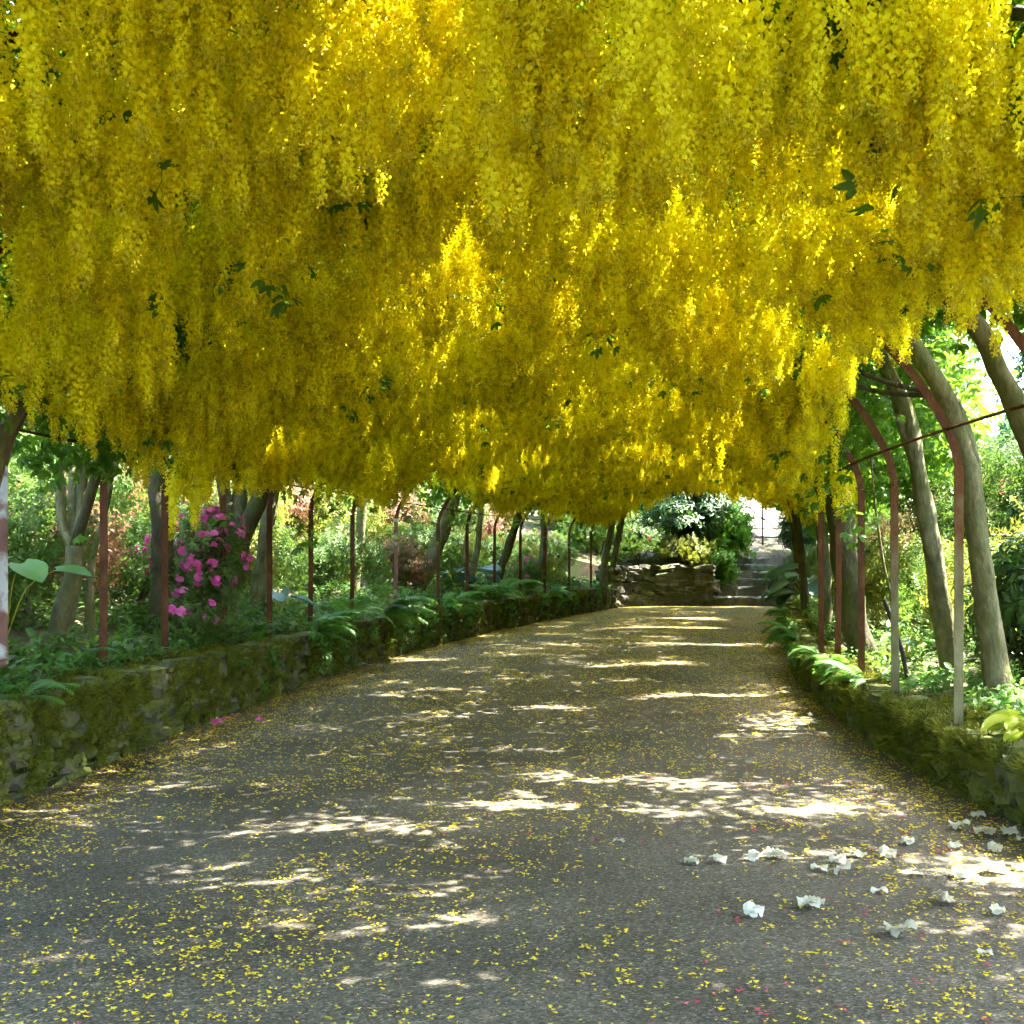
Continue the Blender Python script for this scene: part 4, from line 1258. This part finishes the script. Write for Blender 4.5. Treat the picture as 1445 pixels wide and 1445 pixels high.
for j, (yb, d) in enumerate(((13.5, 9.5), (18.5, 9.2), (23, 9.5), (28, 9), (33, 8.5))):
    back_tree(float(Re(yb)) + d, yb, 2.5, random.uniform(5.5, 7), (SP_TEAL, SP_BRI)[j % 2], f'{("blue-green", "bright green")[j % 2]} small tree among the shrubs of the low wall side', 700, (1.8, 3.0))
for j, (yb, d) in enumerate(((13, 9), (18, 9.5), (23.5, 9), (28, 8.5), (33, 9))):
    back_tree(float(Le(yb)) - d, yb, 2.6, random.uniform(5.5, 7), (SP_BRI, SP_AZY, SP_TEAL)[j % 3], f'{("bright green", "yellow-green", "blue-green")[j % 3]} small tree among the shrubs of the taller wall side', 700, (1.8, 3.0))
for (x, yb, r, h, s, l) in ((1.5, 47, 3.0, 7.5, SP_BRI, 'bright green broadleaf tree behind the rubble end wall'), (4.6, 50, 2.6, 8, SP_TEAL, 'blue-green broadleaf tree behind the big rhododendron'),
                            (13.6, 47, 2.8, 8, SP_TEAL, 'blue-green broadleaf tree beside the iron gate'), (10.6, 40.6, 2.1, 6.5, SP_AZ, 'dull green tree added to shade the stone steps')):  # the last tree is added to keep the sun off the steps
    back_tree(x, yb, r, h, s, l)

# ------------------------------------------------------------------ low plants on the banks
def herb_field(name, label, side, n, srcs, y0, y1, d0, d1, sc):
    y = y0 + (y1 - y0) * RNG.random(n) ** 1.25
    d = d0 + (d1 - d0) * RNG.random(n) ** 1.3
    k = vnoise(y * .9, d * 1.5, 20 + side) + RNG.random(n) * 1.2 > .05
    y, d = y[k], d[k]; m = len(y)
    x = (Le(y) - d) if side < 0 else (Re(y) + d)
    z = np.array([gz(a, b) for a, b in zip(x, y)])
    rot = np.stack([np.zeros(m), np.abs(RNG.normal(0, .5, m)), RNG.random(m) * 6.28], 1)
    o = scatter(name, np.stack([x, y, z + .0], 1), rot, RNG.uniform(*sc, m), srcs)
    tag(o, label, 'ground cover', kind='stuff')
herb_field('ground_cover', 'low green herbs covering the bank above the taller stone wall', -1, 4600, SP_HERB + SP_HERBY, 6.8, 42, .3, 3.2, (.8, 1.9))
herb_field('ground_cover', 'low green herbs under the shrubs behind the low mossy wall', 1, 2600, SP_HERB + SP_HERBY, 6.5, 37, .35, 3.4, (.7, 1.6))

# trailing plants over the taller wall
def wall_trail(side, n, label):
    y = 12 + 24 * RNG.random(n); e = Le(y) if side < 0 else Re(y); h = WL if side < 0 else WR
    k = vnoise(y * 1.3, y * 0, 31 + side) > .0
    y, e = y[k], e[k]; m = len(y)
    zz = h * RNG.random(m) ** .6 + .04
    x = e - side * RNG.uniform(.0, .09, m)
    rot = np.stack([np.zeros(m), R_(75) + RNG.normal(0, .4, m), (0 if side < 0 else math.pi) + RNG.normal(0, .9, m)], 1)
    o = scatter('trailing_leaves', np.stack([x, y, zz], 1), rot, RNG.uniform(.6, 1.2, m), SP_HERB + SP_HERBY, lw if side < 0 else rw)
wall_trail(-1, 750, '')
wall_trail(1, 500, '')

# ferns, frond by frond
def frond_mesh(name, L=.62, pairs=19, arch=.75):
    mb = MB()
    def ax(t): return Vector((L * t * (1 - .12 * t), 0, L * arch * (t * .95 - t * t * 1.05)))
    pr = None
    for k in range(8):
        a, b = ax(k / 8), ax((k + 1) / 8); w = Vector((0, .004 * (1 - k / 9), 0))
        mb.add([a - w, a + w, b + w, b - w], [(0, 1, 2, 3)])
    for i in range(pairs):
        t = .1 + .88 * i / pairs
        ln = L * .30 * (math.sin(min(t * 1.25 + .12, 1) * math.pi * .5) if t < .45 else 1) * (1 - max(0, t - .35) / .68)
        ln = max(ln, .012)
        p = ax(t); d0 = (ax(min(t + .05, 1)) - p).normalized()
        for sg in (-1, 1):
            d = Vector((.38, sg, 0)); d = (d + d0 * .2 + Vector((0, 0, -.22))).normalized()
            s = d.cross(Vector((0, 0, 1))).normalized() * .0135 * (L / .62)
            m = p + d * ln * .45; e = p + d * ln + Vector((0, 0, -.02))
            mb.add([p - s * .6, p + s * .6, m + s, m - s, e], [(0, 1, 2, 3), (3, 2, 4)])
    me = bpy.data.meshes.new(name); me.from_pydata(mb.v, [], mb.f); me.materials.append(M_FERN)
    return me
FRONDS = [frond_mesh('frond', .62, 20, .7), frond_mesh('frond', .55, 18, .95), frond_mesh('frond', .5, 17, .45)]
def fern(loc, size, n, label, face=None, group=None):
    loc = Vector(loc)
    root = thing('fern', loc, label, 'fern', group)
    for i in range(n):
        o = bpy.data.objects.new('frond', random.choice(FRONDS)); COL.objects.link(o)
        a = i * 2 * math.pi / n + random.uniform(-.3, .3)
        if face is not None: a = face + random.uniform(-1.5, 1.5)
        s = size * random.uniform(.75, 1.15)
        o.location = loc; o.rotation_euler = (random.uniform(-.2, .2), random.uniform(-.5, .15), a); o.scale = (s, s, s)
        set_parent(o, root)
def fpx(px, py, Y): return P(px, py, Y)
def wf(side, y, dz=.04, d=.12):
    return ((float(Le(y)) - d, y, WL + dz) if side < 0 else (float(Re(y)) + d, y, WR + dz))
FG1 = 'ferns on the taller stone wall'; FG2 = 'ferns on the low mossy wall'
fern(wf(-1, 18.6, .06, .02), 1.6, 18, 'large bright fern arching down the taller wall near the whitish streaked post', -.1)
fern(wf(-1, 17.2, .06, .15), 1.45, 15, 'bushy fern on the taller wall just before the largest arching fern')
fern(wf(-1, 15.2, .02, .04), 1.15, 12, 'dark fern on the taller wall beside the stout many-limbed tree', .1)
fern(wf(-1, 26.2, .15, .1), 1.7, 12, 'fern with one long frond reaching out below the blue-green hostas')
fern(wf(-1, 10.0, .1, .55), .75, 9, 'upright bright fern between the pale forked trunk and the red-brown post')
fern(wf(-1, 8.2, .02, .1), .8, 10, 'fern at the foot of the post with flaking pale paint')
fern(wf(-1, 12.2, -.12, .0), .55, 6, 'small fern growing from the face of the mossy wall below the magenta azalea', 0)
fern(wf(-1, 22.0, .0, .02), 1.3, 13, 'fern drooping over the taller wall by the sunlit patch', 0)
fern(wf(-1, 30.5, .0, .05), 1.0, 9, 'fern over the shaded far stretch of the taller wall', 0)
fern(wf(1, 12.4, .04, .1), .8, 11, 'fern at the foot of the red-brown posts on the low mossy wall', math.pi)
fern(wf(1, 11.2, .02, .1), .75, 10, 'fern spreading over the low mossy wall beside the second greened post', math.pi)
fern(wf(1, 10.3, .04, .28), .6, 8, 'small fern just behind the second greened post')
fern(wf(1, 16.4, .05, .0), 1.0, 12, 'bright fern spilling onto the path by the orange-red post', math.pi)
fern(wf(1, 19.5, .05, .05), 1.0, 10, 'fern on the low mossy wall beyond the orange-red post', math.pi)
fern(wf(1, 13.9, .02, .05), .7, 8, 'fern below the dark forked trunk on the low mossy wall', math.pi)
fern(wf(1, 24, .05, .0), 1.0, 10, 'fern edging the far stretch of path before the stone steps', math.pi)

# broad leaved plants: each leaf a part
def big_leaf_mesh(name, mat, L=.3, W=.26, cup=.12, n=7):
    v = []; f = []
    for i in range(n + 1):
        t = i / n
        hw = W / 2 * (math.sin(math.pi * min(1, (t * .93 + .07)) ** .8) ** .75)
        for j in range(-3, 4):
            s = j / 3
            v.append((L * t - (.12 * L * abs(s) ** 2 if t < .2 else 0), hw * s, cup * L * (s * s) - .35 * L * t * t + .012 * L * math.sin(abs(s) * 14) * math.sin(math.pi * t)))
    for i in range(n):
        for j in range(6):
            a = i * 7 + j; f.append((a, a + 1, a + 8, a + 7))
    me = bpy.data.meshes.new(name); me.from_pydata(v, [], f); me.materials.append(mat)
    me.polygons.foreach_set('use_smooth', [True] * len(f))
    return me
BIG = {'hosta': big_leaf_mesh('leaf', M_HOSTA, .36, .27), 'lime': big_leaf_mesh('leaf', M_LIMEH, .24, .15), 'broad': big_leaf_mesh('leaf', M_BIGLEAF, .34, .34, .06), 'strap': big_leaf_mesh('leaf', M_FERN, .6, .05, .1),
       'darkbroad': big_leaf_mesh('leaf', M_RHO, .36, .24)}
def broad_plant(name, loc, kind, n, size, label, height=.25, face=None, spread=.8, mat=M_RACHIS):
    loc = Vector(loc); root = thing(name, loc, label, 'plant')
    mb = MB()
    for i in range(n):
        a = i * 2.4 + random.uniform(-.3, .3)
        if face is not None: a = face + random.uniform(-1.3, 1.3)
        h = height * random.uniform(.6, 1.2); r = height * spread * random.uniform(.3, .9)
        tip = loc + Vector((math.cos(a) * r, math.sin(a) * r, h))
        mb = MB(); tube(mb, [loc + Vector((0, 0, -.05)), loc + Vector((math.cos(a) * r * .4, math.sin(a) * r * .4, h * .7)), tip], .007, .004, 5, n=3)
        mb.build('leaf_stalk', mat, root)
        o = bpy.data.objects.new('leaf', BIG[kind]); COL.objects.link(o)
        s = size * random.uniform(.75, 1.15)
        o.location = tip; o.rotation_euler = (random.uniform(-.25, .25), random.uniform(-.25, .3), a); o.scale = (s, s, s)
        set_parent(o, root)
def on_ground(px, Y):
    x = P(px, 0, Y).x
    return Vector((x, Y, gz(x, Y)))
broad_plant('broad_leaf_plant', on_ground(8, 10.4), 'broad', 3, .85, 'plant with large round pale green leaves behind the post with flaking paint', .62, -.2)
broad_plant('hosta', on_ground(668, 27.4), 'hosta', 9, 1.7, 'blue-green hosta with wide leaves by the two thin pale stems', .5)
broad_plant('hosta', on_ground(640, 26.6), 'hosta', 7, 1.3, 'blue-green hosta low beside the thick leaning trunk', .35)
broad_plant('hosta', on_ground(392, 16.2), 'hosta', 5, .9, 'small blue-green hosta at the foot of the pale trunk', .3)
broad_plant('hosta', on_ground(1452, 7.7), 'lime', 9, .8, 'bright lime hosta with sunlit leaves on the low mossy wall', .17, math.pi, 1.0)
broad_plant('broad_leaf_plant', on_ground(1140, 27.5), 'hosta', 7, 1.9, 'plant with big grey-green leaves behind the orange-red post', .75, -2.2)
broad_plant('broad_leaf_plant', on_ground(1134, 26.5), 'darkbroad', 7, 1.6, 'plant with large dark drooping leaves at the path edge before the steps', .55, -2.6)
broad_plant('strap_leaf_plant', on_ground(1100, 39.6) + Vector((0, 0, .1)), 'strap', 18, 1.2, 'strap leaved plant with glossy arching leaves beside the stone steps', .25, -2.2)
broad_plant('strap_leaf_plant', on_ground(835, 36.3), 'strap', 9, .8, 'small strap leaved tuft at the corner of the taller wall', .2, -1.2)
broad_plant('strap_leaf_plant', on_ground(1275, 12.6), 'broad', 10, .45, 'fresh green leafy plant behind the greened post', .4, -1.5)

# loose bits: grey log, leaning stick, climbing stem
mb = MB(); a = P(136, 952, 9.9); tube(mb, [a, a + Vector((.09, -.05, -.02)), a + Vector((.2, -.12, -.06))], .03, .026, 8, .15)
tag(mb.build('log', M_LOG, None, True), 'short grey weathered log lying on the wall top at the red-brown post', 'log')
mb = MB(); tube(mb, [P(1284, 975, 11.0), P(1270, 910, 11.0), P(1247, 845, 11.05)], .022, .02, 7, .2)
tag(mb.build('leaning_stake', M_STAKE, None, True), 'dark leaning wooden stake beside the second greened post', 'stake')
mb = MB(); tube(mb, [P(1262, 870, 11.6) + Vector((0, 0, -1.0)), P(1258, 860, 11.6), P(1247, 800, 11.6), P(1238, 740, 11.6), P(1232, 690, 11.6), P(1228, 640, 11.6)], .014, .008, 6, .2)
tag(mb.build('sapling_stem', M_BARK, None, True), 'thin bare green sapling stem rising above the dark leaning stake', 'sapling')

# ------------------------------------------------------------------ fallen petals and blossoms on the path
def petal_sheet(name, n, mat, label, fy, accept, size):
    v = []; f = []
    y = fy(RNG.random(n)); k = 0
    l, r = Le(y), Re(y)
    u = RNG.random(n)
    acc = accept(u, y) > RNG.random(n)
    y, u, l, r = y[acc], u[acc], l[acc], r[acc]
    x = l + .02 + (r - l - .04) * u
    # small clumps
    for a, b in zip(x, y):
        m = 1 if random.random() < .6 else random.randint(2, 4)
        for q in range(m):
            xx = a + (random.gauss(0, .014) if m > 1 else 0); yy_ = b + (random.gauss(0, .014) if m > 1 else 0)
            s = random.uniform(*size); an = random.uniform(0, 6.28)
            z = pz(xx, yy_) + .004 + (.003 * q)
            cx, cy = math.cos(an) * s, math.sin(an) * s
            w = random.uniform(.45, .9); t1 = random.uniform(0, .7) * s; t2 = random.uniform(0, .7) * s
            b0 = len(v)
            v += [(xx + cx, yy_ + cy, z + t1), (xx - cy * w, yy_ + cx * w, z), (xx - cx, yy_ - cy, z + t2), (xx + cy * w, yy_ - cx * w, z)]
            f += [(b0, b0 + 1, b0 + 2, b0 + 3)]
    o = mesh_obj(name, v, f, mat)
    tag(o, label, 'petals', kind='stuff')
petal_sheet('fallen_petals', 105000, M_FALLY, 'yellow laburnum petals scattered over the gravel path', lambda q: 3.2 + 34.6 * q ** 1.15,
            lambda u, y: np.clip(.34 + .75 * np.exp(-u * 9) + .55 * np.exp(-(1 - u) * 10) + .25 * vnoise(u * 7, y * .8, 5.5) + .018 * (y - 9), .05, 1), (.0055, .0118))
petal_sheet('fallen_red_petals', 2600, M_FALLR, 'reddish petals strewn on the path near the low mossy wall', lambda q: 3.5 + 10 * q ** 1.4,
            lambda u, y: np.clip((u - .52) * 1.2 + .3 * vnoise(u * 8, y, 7.5), 0, 1), (.007, .014))

def ruffled_blossom(r=.045, lobes=5, cup=.5):
    """one funnel of rounded, waved lobes as a single sheet"""
    mb = MB(); nr, na = 4, lobes * 6
    ph = random.uniform(0, 6)
    for i in range(nr + 1):
        t = i / nr
        for k in range(na):
            a = 2 * math.pi * k / na
            lob = abs(math.sin(lobes * a / 2 + ph)) ** .6
            rr = r * t * (1 - (.20 * (1 - lob) if i > 1 else 0)) * (1 + .08 * math.sin(a * 2 + ph))
            z = r * cup * (t ** .8) - r * .35 * t * t * (1 + .7 * math.sin(a * 3 + ph)) + r * .10 * t * t * math.sin(a * lobes * 2.0 + ph * 3)
            mb.v.append((math.cos(a) * rr, math.sin(a) * rr, z))
    for i in range(nr):
        for k in range(na):
            k2 = (k + 1) % na
            mb.f.append((i * na + k, i * na + k2, (i + 1) * na + k2, (i + 1) * na + k))
    return mb
WB = []
for i in range(5):
    mb = MB()
    for k in range(random.randint(1, 3)):
        b = ruffled_blossom(random.uniform(.038, .05))
        off = Vector((random.uniform(-.03, .03), random.uniform(-.03, .03), .0)) if k else Vector((0, 0, 0))
        d = Vector((random.uniform(-.5, .5), random.uniform(-.7, .3), .9)).normalized(); q = d.to_track_quat('Z', 'Y').to_matrix()
        mb.add([q @ Vector(a) + off for a in b.v], b.f)
    zmin = min(a[2] for a in mb.v)
    me = bpy.data.meshes.new('white_blossom'); me.from_pydata([(a[0], a[1], a[2] - zmin) for a in mb.v], [], mb.f); me.materials.append(M_WHITE); me.polygons.foreach_set('use_smooth', [True] * len(mb.f))
    WB.append(me)
white_px = [(1236, 1119), (1380, 1155), (1394, 1180), (1423, 1182), (1444, 1186), (1405, 1203), (1348, 1200), (1280, 1194), (1356, 1172), (1212, 1211), (1254, 1212), (1182, 1221),
            (1098, 1215), (1062, 1217), (1156, 1231), (1189, 1237), (1295, 1236), (1351, 1240), (1400, 1234), (1438, 1229), (1142, 1011), (872, 1195), (978, 1225), (1010, 1222),
            (1240, 1262), (1330, 1275), (1408, 1290), (1150, 1285), (1275, 1325), (1390, 1350), (1065, 1300)]
for i, (px_, py_) in enumerate(white_px):
    Y = EYE * FPX / (py_ - HZ); x = (px_ - 722) * Y / FPX
    x = min(x, float(Re(Y)) - .06)
    o = link('white_blossom', WB[i % 5])
    o.location = (x, Y, pz(x, Y) + .004); o.rotation_euler = (0, 0, random.uniform(0, 6.28)); s = random.uniform(.7, 1.15); o.scale = (s, s, s)
    lab = 'fallen white rhododendron blossom lying on the gravel path near the low mossy wall'
    if i == 20: lab = 'lone white blossom lying at the path edge below the ferns of the low wall'
    if i == 21: lab = 'lone small white blossom lying out in the middle of the path'
    if i in (20, 21): o.scale = (.6, .6, .6)
    tag(o, lab, 'blossom', 'fallen white blossoms')
for (px_, py_, Y) in ((1414, 1078, 7.4), (1430, 1072, 7.35)):
    p = P(px_, py_, Y); p.x = float(Re(Y)) - .02
    o = link('white_blossom', WB[1]); o.location = (p.x + .02, Y, p.z); o.rotation_euler = (0, -1.2, 2); o.scale = (.6,) * 3
    tag(o, 'small white blossom caught on the face of the low mossy wall', 'blossom', 'white blossoms on the wall')
mag_me = []
for i in range(2):
    b = make_blossom_mesh('x', None, 5, .035, .5, .3)
    me = bpy.data.meshes.new('magenta_blossom'); me.from_pydata([tuple(Vector(a) + Vector((0, 0, .004))) for a in b.v], [], b.f); me.materials.append(M_MAG); mag_me.append(me)
for (px_, py_) in ((296, 1019), (303, 1023), (310, 1020), (317, 1016), (331, 1010), (366, 1017)):
    Y = EYE * FPX / (py_ - HZ); x = (px_ - 722) * Y / FPX; x = max(x, float(Le(Y)) + .06)
    o = link('magenta_blossom', random.choice(mag_me)); o.location = (x, Y, pz(x, Y) + .004); o.rotation_euler = (random.uniform(-.2, .2), random.uniform(-.2, .2), random.uniform(0, 6)); 
    tag(o, 'fallen magenta blossom on the path at the foot of the taller stone wall', 'blossom', 'fallen magenta blossoms')
